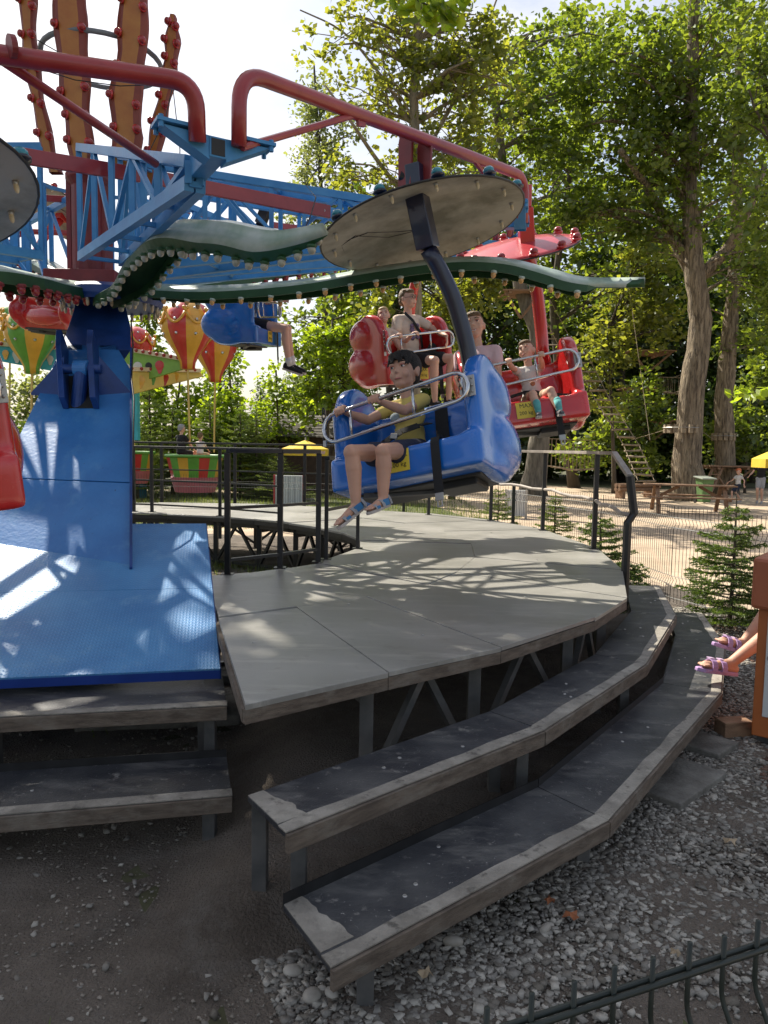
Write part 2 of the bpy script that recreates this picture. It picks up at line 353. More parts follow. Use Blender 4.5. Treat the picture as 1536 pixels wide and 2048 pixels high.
# gravel: thousands of angular stones, joined
def stones(name, n, region, smin, smax, seed, m, label):
    r = np.random.default_rng(seed)
    ico = []; t = (1 + 5 ** .5) / 2
    base0 = np.array([(-1, t, 0), (1, t, 0), (-1, -t, 0), (1, -t, 0), (0, -1, t), (0, 1, t), (0, -1, -t), (0, 1, -t), (t, 0, -1), (t, 0, 1), (-t, 0, -1), (-t, 0, 1)]) / 1.9
    fc = np.array([(0, 11, 5), (0, 5, 1), (0, 1, 7), (0, 7, 10), (0, 10, 11), (1, 5, 9), (5, 11, 4), (11, 10, 2), (10, 7, 6), (7, 1, 8), (3, 9, 4), (3, 4, 2), (3, 2, 6), (3, 6, 8), (3, 8, 9), (4, 9, 5), (2, 4, 11), (6, 2, 10), (8, 6, 7), (9, 8, 1)])
    base = np.array([(a_, b_, c_) for a_ in (-1, 1) for b_ in (-1, 1) for c_ in (-1, 1)]) * .72; fc = np.array([(0, 1, 3), (0, 3, 2), (4, 6, 7), (4, 7, 5), (0, 4, 5), (0, 5, 1), (2, 3, 7), (2, 7, 6), (0, 2, 6), (0, 6, 4), (1, 5, 7), (1, 7, 3)])
    P = region(r, n); n = len(P)
    s = smin + (smax - smin) * r.random(n) ** 2.6
    V = base[None] * (0.45 + 0.75 * r.random((n, 8, 1))) + .16 * r.normal(size=(n, 8, 3))
    V = V * np.stack([s * (0.8 + .7 * r.random(n)), s * (0.7 + .5 * r.random(n)), s * (0.38 + .35 * r.random(n))], 1)[:, None, :]
    a = r.random(n) * 2 * PI; ca, sa = np.cos(a)[:, None], np.sin(a)[:, None]
    X = V[..., 0] * ca - V[..., 1] * sa; Y = V[..., 0] * sa + V[..., 1] * ca
    V = np.stack([X + P[:, 0:1], Y + P[:, 1:2], V[..., 2] + (s * 0.22)[:, None] + P[:, 2:3]], -1).reshape(-1, 3)
    F = (fc[None] + (np.arange(n) * 8)[:, None, None]).reshape(-1, 3)
    o = bulk(name, V, F, m); tag(o, label, 'gravel', kind='stuff'); return o
def bulk(name, V, F, m, parent=None, smooth=False):
    me = bpy.data.meshes.new(name); k = F.shape[1]
    me.vertices.add(len(V)); me.vertices.foreach_set('co', np.ascontiguousarray(V, dtype=np.float32).ravel())
    me.loops.add(F.size); me.loops.foreach_set('vertex_index', np.ascontiguousarray(F, dtype=np.int32).ravel())
    me.polygons.add(len(F)); me.polygons.foreach_set('loop_start', np.arange(0, F.size, k, dtype=np.int32))
    me.update(calc_edges=True); me.materials.append(m)
    if smooth: me.polygons.foreach_set('use_smooth', [True] * len(F))
    o = bpy.data.objects.new(name, me); COL.objects.link(o)
    if parent is not None: o.parent = parent
    return o
def gravel_region(r, n):
    # dense belt outside the curved steps, thinning outwards, some scattered everywhere
    a = np.radians(-64 + 70 * r.random(n * 2)); d = 5.25 + np.abs(r.normal(0, 0.58, n * 2))
    x = C0.x + d * np.cos(a); y = C0.y + d * np.sin(a)
    nz_ = np.sin(x * 3.1 + 1) * np.sin(y * 4.3 + x) + 0.6 * np.sin(x * 9 + y * 5)
    keep = (d < 6.15 + .25 * nz_) & (y > 0.5) & (r.random(n * 2) < 0.82 + .3 * nz_)
    x, y = x[keep][:n], y[keep][:n]
    k = n // 8; xs = -3.6 + 8 * r.random(k); ys = 0.7 + 3.6 * r.random(k)
    x = np.concatenate([x, xs]); y = np.concatenate([y, ys])
    return np.stack([x, y, np.zeros_like(x)], 1)
M_stone2 = mat('gravel_mixed', (0.16, 0.15, 0.135), 0.9, bump=0.3, bs=90)
def stonemat(m):
    t = m.node_tree; b = t.nodes['Principled BSDF']; g = N(t, 'ShaderNodeNewGeometry'); c = N(t, 'ShaderNodeValToRGB')
    c.color_ramp.elements[0].color = (0.13, 0.113, 0.09, 1); c.color_ramp.elements[1].color = (0.42, 0.39, 0.335, 1)
    e = c.color_ramp.elements.new(0.55); e.color = (0.22, 0.205, 0.18, 1)
    t.links.new(g.outputs['Random Per Island'], c.inputs[0]); t.links.new(c.outputs[0], b.inputs['Base Color'])
stonemat(M_stone2)
stones('gravel', 46000, gravel_region, 0.005, 0.018, 3, M_stone2, 'grey crushed gravel spread around the curved plywood steps')
def chip_region(r, n):
    a = np.radians(-38 + 36 * r.random(n)); d = 5.75 + 1.0 * r.random(n) ** 1.3; return np.stack([C0.x + d * np.cos(a), C0.y + d * np.sin(a), np.zeros(n)], 1)
stones('bark_chips', 6000, chip_region, 0.007, 0.020, 8, mat('bark_chip', (0.07, 0.040, 0.028), 0.95, col2=(0.20, 0.12, 0.085), vs=9), 'brown bark chips and dry litter around the orange cabinet')
def pebble_region(r, n):
    return np.stack([-3.4 + 7.5 * r.random(n), 0.7 + 4.4 * r.random(n), np.zeros(n)], 1)
stones('soil_crumbs', 42000, pebble_region, 0.0018, 0.0075, 5, mat('crumb', (0.12, 0.10, 0.08), 0.95, col2=(0.34, 0.30, 0.25), vs=3), 'fine grit and crumbs scattered over the dark soil')
# big pebbles one could pick up
M_peb = mat('pebble', (0.30, 0.27, 0.23), 0.7, col2=(0.42, 0.39, 0.34), vs=18)
for i, (px, py, r, lb) in enumerate([(205, 0, 0, 0)][:0] + [(585, 1948, .030, 'round pale pebble nearest the bottom steps corner'), (624, 1998, .032, 'large buff pebble below the corner of the lowest step'), (663, 1992, .026, 'tan pebble right of the large buff pebble'), (906, 1890, .034, 'pale flat pebble in front of lowest step fascia'), (1090, 1862, .026, 'white rounded pebble beside an orange fallen leaf'), (1148, 1690, .036, 'grey cobble beside the middle leg of lowest step'), (645, 1985, .018, 'small white pebble between two larger ones')]):
    p = at(px, py, z=0.0); b = MB(); b.ell((p.x, p.y, r * .35), (r, r * .8, r * .55), M=Euler((0.2 * i, 0.1, i)).to_matrix(), n=14, m=9)
    tag(b.build('pebble', M_peb, smooth=True), lb, 'pebble', 'large pebbles on the ground')
M_fall = mat('fallen_leaf_orange', (0.26, 0.09, 0.035), 0.8, var=0.3, vs=30); M_fallb = mat('fallen_leaf_tan', (0.34, 0.26, 0.17), 0.8, var=0.2)
for i, (px, py, s, mm, lb) in enumerate([(1142, 1830, .05, M_fall, 'orange fallen leaf on gravel by the lowest step'), (1100, 1800, .035, M_fall, 'small rusty fallen leaf on gravel under the step edge'), (1460, 1682, .05, M_fallb, 'tan dry leaf lying on soil near the cabinet'), (850, 1945, .045, M_fallb, 'pale curled leaf on the gravel at the bottom'), (1350, 1905, .03, M_fallb, 'small dry leaf near the wire fence')]):
    p = at(px, py, z=0.03); b = MB(); n = 10
    b.add([(p.x, p.y, .04)] + [(p.x + s * (0.4 + .22 * (k % 2)) * math.cos(k * 2 * PI / n + i), p.y + s * .7 * (0.45 + .2 * (k % 2)) * math.sin(k * 2 * PI / n + i), .03 + .012 * math.sin(k * 2.1)) for k in range(n)], [(0, k + 1, (k + 1) % n + 1) for k in range(n)])
    tag(b.build('fallen_leaf', mm), lb, 'leaf', 'fallen leaves on the ground')

# ------------------------------------------------------------------ deck
deck = empty('ride_deck', (-0.3, 6, 0), 'large curved grey plywood boarding deck on steel legs around the ride', 'deck')
ZD = 0.68
outer = [(-.486, 2.578), (.03, 2.99), (.56, 3.40), (1.189, 4.067), (1.56, 4.656), (1.885, 5.762), (2.06, 7.1), (1.9, 8.7), (1.44, 9.75), (.657, 10.6), (-.6, 11.35), (-2.0, 11.8), (-3.6, 11.75), (-5.2, 11.2), (-6.6, 10.2)]
inner = [(-1.25, 5.15), (-.98, 5.33), (-.72, 5.60), (-.516, 5.85), (-.37, 6.34), (-.216, 6.85), (-.236, 7.38), (-.45, 8.0), (-.80, 8.55), (-1.155, 8.95), (-1.65, 9.35), (-2.25, 9.65), (-2.9, 9.85), (-3.5, 9.9), (-4.3, 9.8)]
gap = 0.003
for i in range(len(outer) - 1):
    o1, o2, i1, i2 = [Vector((*p, 0)) for p in (outer[i], outer[i + 1], inner[i], inner[i + 1])]
    t1 = (o2 - o1).normalized() * gap; t2 = (i2 - i1).normalized() * gap * .6
    mid1, mid2 = o1.lerp(i1, .52), o2.lerp(i2, .52); g = (i1 - o1).normalized() * gap * .5
    dz = 0.0035 * ((i * 7) % 3 - 1)
    b = MB(); b.prism([(p.x, p.y) for p in (o1 + t1, o2 - t1 * 0, mid2 - g, mid1 + t1 - g)], ZD - .021 + dz, ZD + dz); b.build('deck_panel', M_ply, deck, bevel=.0015)
    b = MB(); b.prism([(p.x, p.y) for p in (mid1 + t1 + g, mid2 + g, i2, i1 + t2)], ZD - .021 - dz, ZD - dz); b.build('deck_panel', M_ply, deck, bevel=.0015)
def ring_parts(parent, pts, z1, z0, th, m, name, side=1, bev=.002):
    for i in range(len(pts) - 1):
        a, c = Vector((*pts[i], (z0 + z1) / 2)), Vector((*pts[i + 1], (z0 + z1) / 2)); d = (c - a).normalized(); nn = Vector((d.y, -d.x, 0)) * side * th / 2
        b = MB(); b.bar(a + nn + d * .002, c + nn - d * .001, th, z1 - z0); b.build(name, m, parent, bevel=bev)
ring_parts(deck, outer, ZD - .023, ZD - .078, .022, M_edge, 'edge_board', side=-1)
ring_parts(deck, inner, ZD - .023, ZD - .075, .03, M_black, 'inner_beam', side=1)
b = MB(); b.bar(Vector((-.486, 2.60, ZD - .05)), Vector((-1.25, 5.13, ZD - .05)), .03, .05); b.build('side_board', M_edge, deck)
def inset(p, k): v = Vector((*p, 0)); d = (C0 - v); d.z = 0; return v + d.normalized() * k
for i in range(0, len(outer)):
    for ring, k in ((outer, .16), (inner, -.12)):
        if i == 0 and ring is outer: continue
        p = inset(ring[i], k); b = MB(); b.bar((p.x, p.y, 0), (p.x, p.y, ZD - .085), .06, .06, up=Vector((0, 1, 0))); b.build('leg', M_steel if ring is outer else M_black, deck, bevel=.003)
        if i < len(outer) - 1:
            q = inset(ring[i + 1], k); mm = (p + q) / 2
            for s, e in ((p, mm), (q, mm)):
                b = MB(); b.bar(s + Vector((0, 0, .06)), e + Vector((0, 0, ZD - .09)), .035, .035); b.build('brace', M_steel if ring is outer else M_black, deck)
            b = MB(); b.bar(p + Vector((0, 0, ZD - .11)), q + Vector((0, 0, ZD - .11)), .04, .05); b.build('beam', M_steel if ring is outer else M_black, deck)
            if ring is inner:
                b = MB(); b.bar(p + Vector((0, 0, .07)), q + Vector((0, 0, .07)), .035, .035); b.build('beam', M_black, deck)
    if i == 0: continue
    p, q = inset(outer[i], .16 if i else .3), inset(inner[i], -.12); b = MB(); b.bar(p + Vector((0, 0, ZD - .16)), q + Vector((0, 0, ZD - .16)), .05, .05); b.build('joist', M_steel, deck)
for i, (x, y) in enumerate([(.2, 3.6), (.9, 4.6), (.4, 5.3), (-.2, 4.3), (1.3, 6.2), (.9, 7.2), (-.6, 3.4), (1.2, 8.2)]):
    b = MB(); b.lathe((x, y, ZD), [(0, .0075), (.007, .0072), (.009, .003)], 8); b.build('bolt', M_zinc, deck)

# ------------------------------------------------------------------ steps
def tier(name, label, outp, inp, z, legs, flange, group, endworn=True):
    t = empty(name, (outp[0][0], outp[0][1], 0), label, 'step', group)
    for i in range(len(outp) - 1):
        a, c, d, e = [Vector((*p, 0)) for p in (outp[i], outp[i + 1], inp[i + 1], inp[i])]
        u = (c - a).normalized() * .0025; v = (d - e).normalized() * .0025
        b = MB(); b.prism([(p.x, p.y) for p in (a + u, c - u, d - v, e + v)], z - .020, z); b.build('tread', M_film, t, bevel=.002)
        w1 = (e - a).normalized() * (.052 + .012 * (i % 2)); w2 = (d - c).normalized() * (.055 - .01 * (i % 2))
        n0 = (a - e).normalized() * .003; n1 = (c - d).normalized() * .003
        b = MB(); k = 9
        top = [a + n0 + u * .5, c + n1 - u * .5] + [(c + w2).lerp(a + w1, j / k) + (e - a).normalized() * random.uniform(-.007, .007) for j in range(k + 1)]
        b.prism([(p.x, p.y) for p in top], z - .002, z + .0025); b.build('worn_nosing', M_worn, t)
        b = MB(); nn = (a - e).normalized(); b.bar(a + u + nn * .006 + Vector((0, 0, z - .035)), c - u + nn * .006 + Vector((0, 0, z - .035)), .016, .06); b.build('fascia', M_edge, t, bevel=.002)
        if flange:
            b = MB(); b.bar(e + v + Vector((0, 0, z + .012)), d - v + Vector((0, 0, z + .012)), .004, .045); b.build('back_flange', M_black, t)
        for _ in range(3):
            q = a.lerp(c, random.uniform(.1, .9)).lerp(e.lerp(d, .5), random.uniform(.3, .9)); b = MB(); b.lathe((q.x, q.y, z), [(0, .003), (.006, .003), (.008, 0)], 8); b.build('screw', M_zinc, t)
    if endworn:
        a, c, d, e = [Vector((*p, 0)) for p in (outp[0], outp[1], inp[1], inp[0])]; u = (c - a).normalized()
        w = (e - a)
        poly = [a + u * .004 + w * .2] + [a + u * ((.115 - .05 * k / 10) * (1 + random.uniform(-.10, .10))) + w * (.19 + .081 * k) for k in range(11)] + [a + u * .004 + w]
        b = MB(); b.prism([(p.x, p.y) for p in poly], z - .002, z + .0018); b.build('worn_end', M_worn, t)
    for (x, y, h) in legs:
        b = MB(); b.bar((x, y, 0), (x, y, z - .022), .05, .05, up=Vector((0, 1, 0))); b.build('leg', M_steel, t, bevel=.003)
    for i in range(len(legs) - 1):
        if legs[i][2] and legs[i + 1][2]:
            b = MB(); b.bar((legs[i][0], legs[i][1], z - .045), (legs[i + 1][0], legs[i + 1][1], z - .045), .04, .04); b.build('beam', M_steel, t)
    return t
r1o = [(-.123, 1.859), (.862, 2.678), (1.973, 4.199), (2.488, 5.277), (2.78, 6.35)]; r1i = [(-.286, 2.125), (.655, 2.945), (1.70, 4.36), (2.19, 5.42), (2.46, 6.38)]
r2o = [(-.282, 2.141), (.68, 3.001), (1.455, 3.997), (2.112, 5.254), (2.42, 6.41)]; r2i = [(-.439, 2.37), (.488, 3.215), (1.23, 4.18), (1.83, 5.36), (2.13, 6.43)]
tier('step_tier', 'lowest curved plywood step on the right, nearest the gravel', r1o, r1i, .22, [(-.03, 2.02, 1), (.80, 2.78, 1), (.62, 2.86, 0), (1.82, 4.2, 1), (1.65, 4.3, 0), (2.3, 5.3, 1)], True, 'plywood boarding steps')
tier('step_tier', 'upper curved plywood step just below the deck edge', r2o, r2i, .44, [(-.40, 2.40, 1), (-.26, 2.33, 1), (.60, 3.03, 1), (.50, 3.12, 0), (1.36, 4.05, 1), (1.22, 4.1, 0), (1.95, 5.3, 1), (2.2, 6.3, 1)], False, 'plywood boarding steps')
tier('step_tier', 'upper straight step below the blue tread plate at left', [(-.688, 3.234), (-3.2, 2.72)], [(-.80, 3.66), (-3.28, 3.12)], .44, [(-.86, 3.5, 1), (-.78, 3.3, 0), (-1.72, 3.2, 1), (-2.8, 3.0, 1)], False, 'plywood boarding steps', False)
tier('step_tier', 'lower straight step at far left over bare soil', [(-.581, 2.826), (-3.1, 2.26)], [(-.68, 3.19), (-3.2, 2.66)], .22, [(-.68, 2.86, 1), (-1.8, 2.7, 0), (-2.9, 2.4, 1)], True, 'plywood boarding steps', False)
# ------------------------------------------------------------------ blue tread plate + boom
def inst(me, name, parent, loc, rot=None, sc=1.0, m=None):
    o = bpy.data.objects.new(name, me); COL.objects.link(o); o.parent = parent; o.location = loc
    if rot is not None: o.rotation_euler = rot
    o.scale = (sc,) * 3 if not hasattr(sc, '__len__') else sc
    return o
fr = at(440, 1337, Y=3.5); br = at(412, 1047, Y=5.0)
yaw = math.radians(12); Rz = Matrix.Rotation(yaw, 3, 'Z'); dl = Rz.inverted() @ (br - fr)
sl = math.atan2(dl.z, dl.y); Lp = math.hypot(dl.y, dl.z)
base = bpy.data.objects.new('tread_plate_ramp', None); COL.objects.link(base); base.location = fr; base.rotation_euler = (sl, 0, yaw)
tag(base, 'sloping sky blue steel tread plate at the foot of the blue boom', 'ramp')
q = Lp * .47
for (y0, y1, x1a, x1b) in ((0, q, 0, dl.x * .47), (q + .004, Lp, dl.x * .475, dl.x)):
    b = MB(); b.add([(-3.2, y0, 0), (x1a, y0, 0), (x1b, y1, 0), (-3.2, y1, 0), (-3.2, y0, -.012), (x1a, y0, -.012), (x1b, y1, -.012), (-3.2, y1, -.012)], [(0, 1, 2, 3), (7, 6, 5, 4), (0, 4, 5, 1), (1, 5, 6, 2), (2, 6, 7, 3), (3, 7, 4, 0)])
    b.build('plate', M_tread, base, world=False)
b = MB(); b.bar((-3.2, .006, -.035), (0, .006, -.035), .012, .05); b.build('front_edge', mat('edge_royal_blue', (.015, .05, .28), .5), base, world=False)
b = MB(); b.bar((0.0, .01, -.04), (dl.x, Lp, -.04), .012, .06); b.build('side_edge', M_boomd, base, world=False)
# supports and sill beam under the ramp
sub = empty('ride_chassis', (-1.8, 4.2, 0), 'dark blue welded steel chassis on concrete pads under the ramp', 'frame')
for x0, y0, x1, y1, z, w, h in [(-3.4, 3.75, -.95, 4.35, .12, .12, .14), (-3.6, 5.6, -1.3, 6.1, .12, .14, .16), (-1.9, 3.9, -2.4, 6.4, .2, .14, .16), (-3.0, 3.7, -3.4, 6.2, .2, .14, .16)]:
    b = MB(); b.bar((x0, y0, z), (x1, y1, z), w, h); b.build('beam', M_boomd, sub, bevel=.006)
for x, y in [(-1.3, 4.3), (-1.95, 4.25), (-2.9, 3.95), (-1.7, 5.9)]:
    b = MB(); b.lathe((x, y, .05), [(.0, 0), (.13, 0), (.13, .05), (.07, .07), (.07, .32), (.0, .32)], 16); b.build('jack', M_boomd, sub, smooth=False)
for x, y, lb in [(-1.3, 4.3, 'concrete pad under the right jack of the ride'), (-2.9, 3.95, 'concrete pad under the left jack of the ride'), (-1.95, 4.9, 'long concrete slab lying beneath the blue ramp')]:
    b = MB(); b.box((x, y, .025), (.9, .5, .07) if y < 4.5 else (1.9, .45, .07), Matrix.Rotation(.2, 3, 'Z')); tag(b.build('concrete_pad', M_conc, bevel=.01), lb, 'slab', 'concrete pads under the ride')

BOOM = empty('ride_boom', at(130, 1148, Y=4.36), 'leaning blue steel boom with hydraulic bracket carrying the ride head', 'boom')
P0 = Vector((0, 4.34, .845)); sd_ = Vector((0, 2.26, 2.025)).normalized(); nn = Vector((0, -sd_.z, sd_.y))
def onface(px, py, off=0.0):
    d = CF + CR * ((px - 768) / FPX) - CU * ((py - 1024) / FPX); t = nn.dot(P0 + nn * off - CO) / nn.dot(d); return CO + d * t
def slab(name, quad, th, m, bevel=.004, parent=BOOM):
    b = MB(); f = [onface(*p) for p in quad]; k = [v - nn * th + Vector((-.30 if px_[0] > 200 else .1, 0, 0)) for v, px_ in zip(f, quad)]; n = len(f)
    b.add(f + k, [tuple(range(n)), tuple(range(n, 2 * n))[::-1]] + [(i, n + i, n + (i + 1) % n, (i + 1) % n) for i in range(n)])
    return b.build(name, m, parent, bevel=bevel)
slab('lower_shell', [(-190, 1148), (262, 1148), (262, 966), (-5, 956)][::1], .42, M_boom)
slab('upper_shell', [(-4, 954), (262, 964), (262, 740), (232, 690), (128, 690), (118, 705), (8, 935)], .42, M_boom)
slab('neck', [(120, 700), (262, 700), (262, 655), (248, 600), (152, 600), (146, 625)], .38, M_boomd)  # neck has no other paint: its shade is put into the navy colour
b = MB(); b.bar(onface(262, 700, .012), onface(262, 1140, .012), .016, .05); b.build('edge_strip', M_boomd, BOOM)
b = MB(); b.bar(onface(-190, 1149, .01), onface(262, 1149, .01), .05, .012, up=nn); b.build('weld_flange', M_boom, BOOM)
# bracket: two cheek plates, two wings, pin and ram eye
def cheek(px):
    b = MB(); A = [onface(px, 818, 0), onface(px, 700, 0)]; up = nn * .2
    pts = [A[0], A[0] + up * .55, A[0].lerp(A[1], .72) + up * 1.0, A[1] + up * .95, A[1]]
    o = Vector((.022, 0, 0)); b.add([p - o for p in pts] + [p + o for p in pts], [(0, 1, 2, 3, 4)[::-1], (5, 6, 7, 8, 9)] + [(i, (i + 1) % 5, 5 + (i + 1) % 5, 5 + i) for i in range(5)])
    return b.build('bracket_cheek', M_boomd, BOOM, bevel=.004)
cheek(132); cheek(193)
for px, qx in ((128, 62), (198, 262)):
    for zz in (0,):
        b = MB(); p = [onface(px, 812, .17), onface(px, 706, .19), onface(qx, 795, .005), onface(px, 812, .005), onface(qx, 806, .004)]
        t_ = Vector((0, 0, .018))
        tri = [onface(px, 712, .19), onface(qx, 785, .0), onface(px, 790, .0)]
        b.add([v for v in tri] + [v - t_ for v in tri], [(0, 1, 2), (5, 4, 3), (0, 3, 4, 1), (1, 4, 5, 2), (2, 5, 3, 0)])
        b.build('bracket_wing', M_boomd, BOOM)
b = MB(); a, c = onface(124, 738, .13), onface(203, 738, .13); b.tube([a, c], .035, 16); b.build('pin', M_boomd, BOOM, smooth=True, bevel=.003)
m_ = a.lerp(c, .5); b = MB(); b.tube([m_ - Vector((.05, 0, 0)), m_ + Vector((.05, 0, 0))], .065, 20); b.build('ram_eye', M_boom, BOOM, bevel=.004)
b = MB(); b.tube([m_, m_ - sd_ * .32 - nn * .20], .052, 16); b.build('ram_rod', M_boomd, BOOM)
b = MB(); p = [onface(137, 816, .004), onface(188, 816, .004), onface(188, 752, .004), onface(137, 752, .004)]; b.add(p + [v - nn * .003 for v in p], [(0, 1, 2, 3), (0, 4, 5, 1), (1, 5, 6, 2), (2, 6, 7, 3), (3, 7, 4, 0)]); b.build('slot', M_ink, BOOM)
b = MB(); b.tube([at(262, 640, 6.0), at(266, 690, 5.9), at(263, 760, 5.6), at(268, 800, 5.4), at(266, 905, 5.0), at(268, 1000, 4.8)], .006, 6); b.build('cable', M_black, BOOM, smooth=True)

# ------------------------------------------------------------------ rotor: turntable, column, trusses, pipes, leaves, petals
ROT = empty('ride_rotor', (-2.62, 6.8, 2.85), 'rotating ride head with red column, blue lattice arms, green leaves and orange flames', 'ride')
cb, ct = at(180, 588, 6.8), at(180, 368, 6.8)
b = MB(); b.lathe(at(222, 590, 6.6) - Vector((0, 0, .1)), [(0, 0), (.42, 0), (.44, .04), (.44, .10), (.36, .14), (.2, .16), (0, .16)], 32); b.build('turntable', M_boomd, ROT, smooth=False)
b = MB(); b.lathe(cb + Vector((0, 0, .02)), [(0, 0), (.26, 0), (.26, .05), (.18, .06), (.145, .12), (.145, .9), (.19, .96), (.19, 1.0), (0, 1.0)], 24); b.build('column', M_dred, ROT, bevel=.003)
for a in range(2):
    b = MB(); b.box(cb + Vector((-.16 + .3 * a, .05, .55)), (.04, .2, .9)); b.build('column_rib', M_dred, ROT)
b = MB(); b.box(cb + Vector((0, 0, .10)), (.62, .5, .13)); b.build('column_foot', M_dred, ROT, bevel=.01)
# turntable rim bulbs
bulb_me = {}
def bulb_mesh(key, m, base_m, r=.022):
    b = MB(); b.lathe((0, 0, 0), [(0, .012), (r * 1.15, .012), (r * 1.25, 0), (r * .9, -.008)], 10); b.m = 1
    b.lathe((0, 0, 0), [(r * .8, -.004), (r * 1.0, -.014), (r * .98, -.026), (r * .7, -.040), (r * .3, -.046), (0, -.047)], 10)
    o = b.build('bulb', [base_m, m], smooth=True); me = o.data; bpy.data.objects.remove(o); bulb_me[key] = me
bulb_mesh('amber', M_amber, M_lpale); bulb_mesh('clear', M_clear, M_lgreen, .026); bulb_mesh('red', M_rbulb, M_dred, .024); bulb_mesh('teal', M_teal, M_navy, .036); bulb_mesh('ivory', M_ivory, M_zinc, .012); bulb_mesh('rbig', M_rbulb, M_redsh, .036)
tc0 = at(222, 590, 6.6) - Vector((0, 0, .1)) - ROT.location
for i in range(26):
    a = i * 2 * PI / 26; inst(bulb_me['ivory'], 'bulb', ROT, tc0 + Vector((.40 * math.cos(a), .40 * math.sin(a), -.01)), sc=1.2)
# tips
RT = 3.9
tips = {0: Vector((-4.45, 3.6, 2.95)), 1: at(430, 315, 3.66), 2: at(1040, 452, 6.0), 3: Vector((1.3, 8.2, 3.75)), 4: Vector((-.75, 9.9, 3.9)), 5: Vector((-2.9, 10.4, 3.95)), 6: Vector((-5.4, 9.5, 3.8)), 7: Vector((-6.4, 6.6, 3.5))}
def truss(k):
    tip = tips[k]; d = tip - Vector((-2.66, 6.8, tip.z)); d.z = 0; d.normalize(); s = Vector((-d.y, d.x, 0))
    A = Vector((-2.68, 6.8, 0)) + d * .60; L = (tip - A).dot(d) - .28
    zt0, zb0 = 3.98, 3.12; zt1, zb1 = tip.z + .06, tip.z - .05
    def pt(t, sd, top):
        z = (zt0 + (zt1 - zt0) * t) if top else (zb0 + (zb1 - zb0) * t)
        return Vector((A.x, A.y, 0)) + d * L * t + s * sd * (.16 * (1 - t) + .03 * t) + Vector((0, 0, z))
    tr = MB()
    for sd in (-1, 1): tr.bar(pt(0, sd, 1), pt(1, sd, 1), .05, .06); 
    o = tr.build('lattice_arm', M_truss, ROT, bevel=.003)
    def sub_(nm, a, c, w, h=None):
        bb = MB(); bb.bar(a, c, w, h or w); bb.build(nm, M_truss, o)
    for sd in (-1, 1): sub_('chord', pt(0, sd, 0), pt(1, sd, 0), .05, .07)
    n = 5
    for sd in (-1, 1):
        for i in range(n + 1): sub_('post', pt(i / n, sd, 0), pt(i / n, sd, 1), .035)
        for i in range(n):
            u, v = (0, 1) if i % 2 == 0 else (1, 0); sub_('diagonal', pt(i / n, sd, u), pt((i + 1) / n, sd, v), .028)
    for i in range(n + 1): sub_('cross_bar', pt(i / n, -1, 1), pt(i / n, 1, 1), .028); sub_('cross_bar', pt(i / n, -1, 0), pt(i / n, 1, 0), .028)
    return d, s
def fix_parent_world():
    pass
for k in tips:
    d, s = truss(k)
    tip = tips[k]
    # tip bracket: box end, two flange wings with bolted plates
    b = MB(); b.bar(tip - d * .35 + Vector((0, 0, .03)), tip + d * .05 + Vector((0, 0, .03)), .085, .095); o = b.build('arm_head', M_truss, ROT, bevel=.004); bb = MB(); bb.bar(tip + d * .045 + Vector((0, 0, .03)), tip + d * .053 + Vector((0, 0, .03)), .065, .075); bb.build('hollow', M_ink, o)
    for sg in (-1, 1):
        w = s * sg; bb = MB(); p = [tip + w * .04 + Vector((0, 0, .078)), tip + w * .26 + Vector((0, 0, .082)), tip + w * .04 - Vector((0, 0, .03))]
        bb.add([v + d * .045 for v in p] + [v - d * .045 for v in p], [(0, 1, 2), (5, 4, 3), (0, 3, 4, 1), (1, 4, 5, 2), (2, 5, 3, 0)]); bb.build('gusset', M_truss, o)
        bb = MB(); bb.box(tip + w * .19 + Vector((0, 0, .098)), (.19, .13, .016), Matrix(((w.x, -w.y, 0), (w.y, w.x, 0), (0, 0, 1)))); bb.build('flange_plate', M_truss, o)
        for e in (-1, 1):
            for f_ in (.115, .265):
                bb = MB(); bb.lathe(tip + w * f_ + d * e * .05 + Vector((0, 0, .105)), [(0, .014), (.012, .014), (.012, -.04), (0, -.04)], 6); bb.build('bolt', M_truss, o)
# bent pipes between tips, with struts
def pipe(k, j, rise=.36, a=None, c=None, r=.037, strut=True):
    A, B = tips[k], tips[j]; dd = (B - A); dd.z = 0; dd.normalize()
    a = a or A + dd * .17 + Vector((0, 0, .10)); c = c or B - dd * .17 + Vector((0, 0, .10))
    up = Vector((0, 0, rise)); b = MB(); b.tube(fillet([a, a + up, c + up, c], .17, 8), r, 14); o = b.build('bent_pipe', M_red, ROT, smooth=True)
    if strut:
        m1 = (a + up).lerp(c + up, .30); m2 = (a + up).lerp(c + up, .72)
        for p0, p1 in ((a + dd * .02, m1), (c - dd * .02, m2)):
            b = MB(); b.tube([p0, p1], .018, 8); b.build('strut', M_red, o)
        b = MB(); b.bar(m1 - Vector((0, 0, .05)), m1 + dd * .06 - Vector((0, 0, .035)), .02, .03); b.build('lug', M_red, o)
    return (a + up).lerp(c + up, .5), dd
pa = at(478, 292, 3.64); pc = at(1047, 445, 5.95)
mid = {}
mid[1] = pipe(1, 2, .345, a=pa, c=pc)
qa = at(395, 284, 3.56)
A0 = tips[0] + Vector((.17, .02, .10))
b = MB(); b.tube(fillet([qa, at(391, 165, 3.50), at(-420, 50, 3.05), at(-430, 260, 3.05)], .16, 8), .040, 14); o = b.build('bent_pipe', M_red, ROT, smooth=True)
b = MB(); b.tube([at(312, 328, 4.2), at(-8, 112, 3.25)], .022, 10); b.build('strut', M_red, ROT, smooth=True)
b = MB(); b.tube([at(18, 91.5, 3.22), at(30, 93.5, 3.235)], .045, 14); b.build('pipe_collar', M_dred, ROT)
for k, j in ((2, 3), (3, 4), (4, 5), (5, 6), (6, 7), (7, 0)): mid[k] = pipe(k, j)
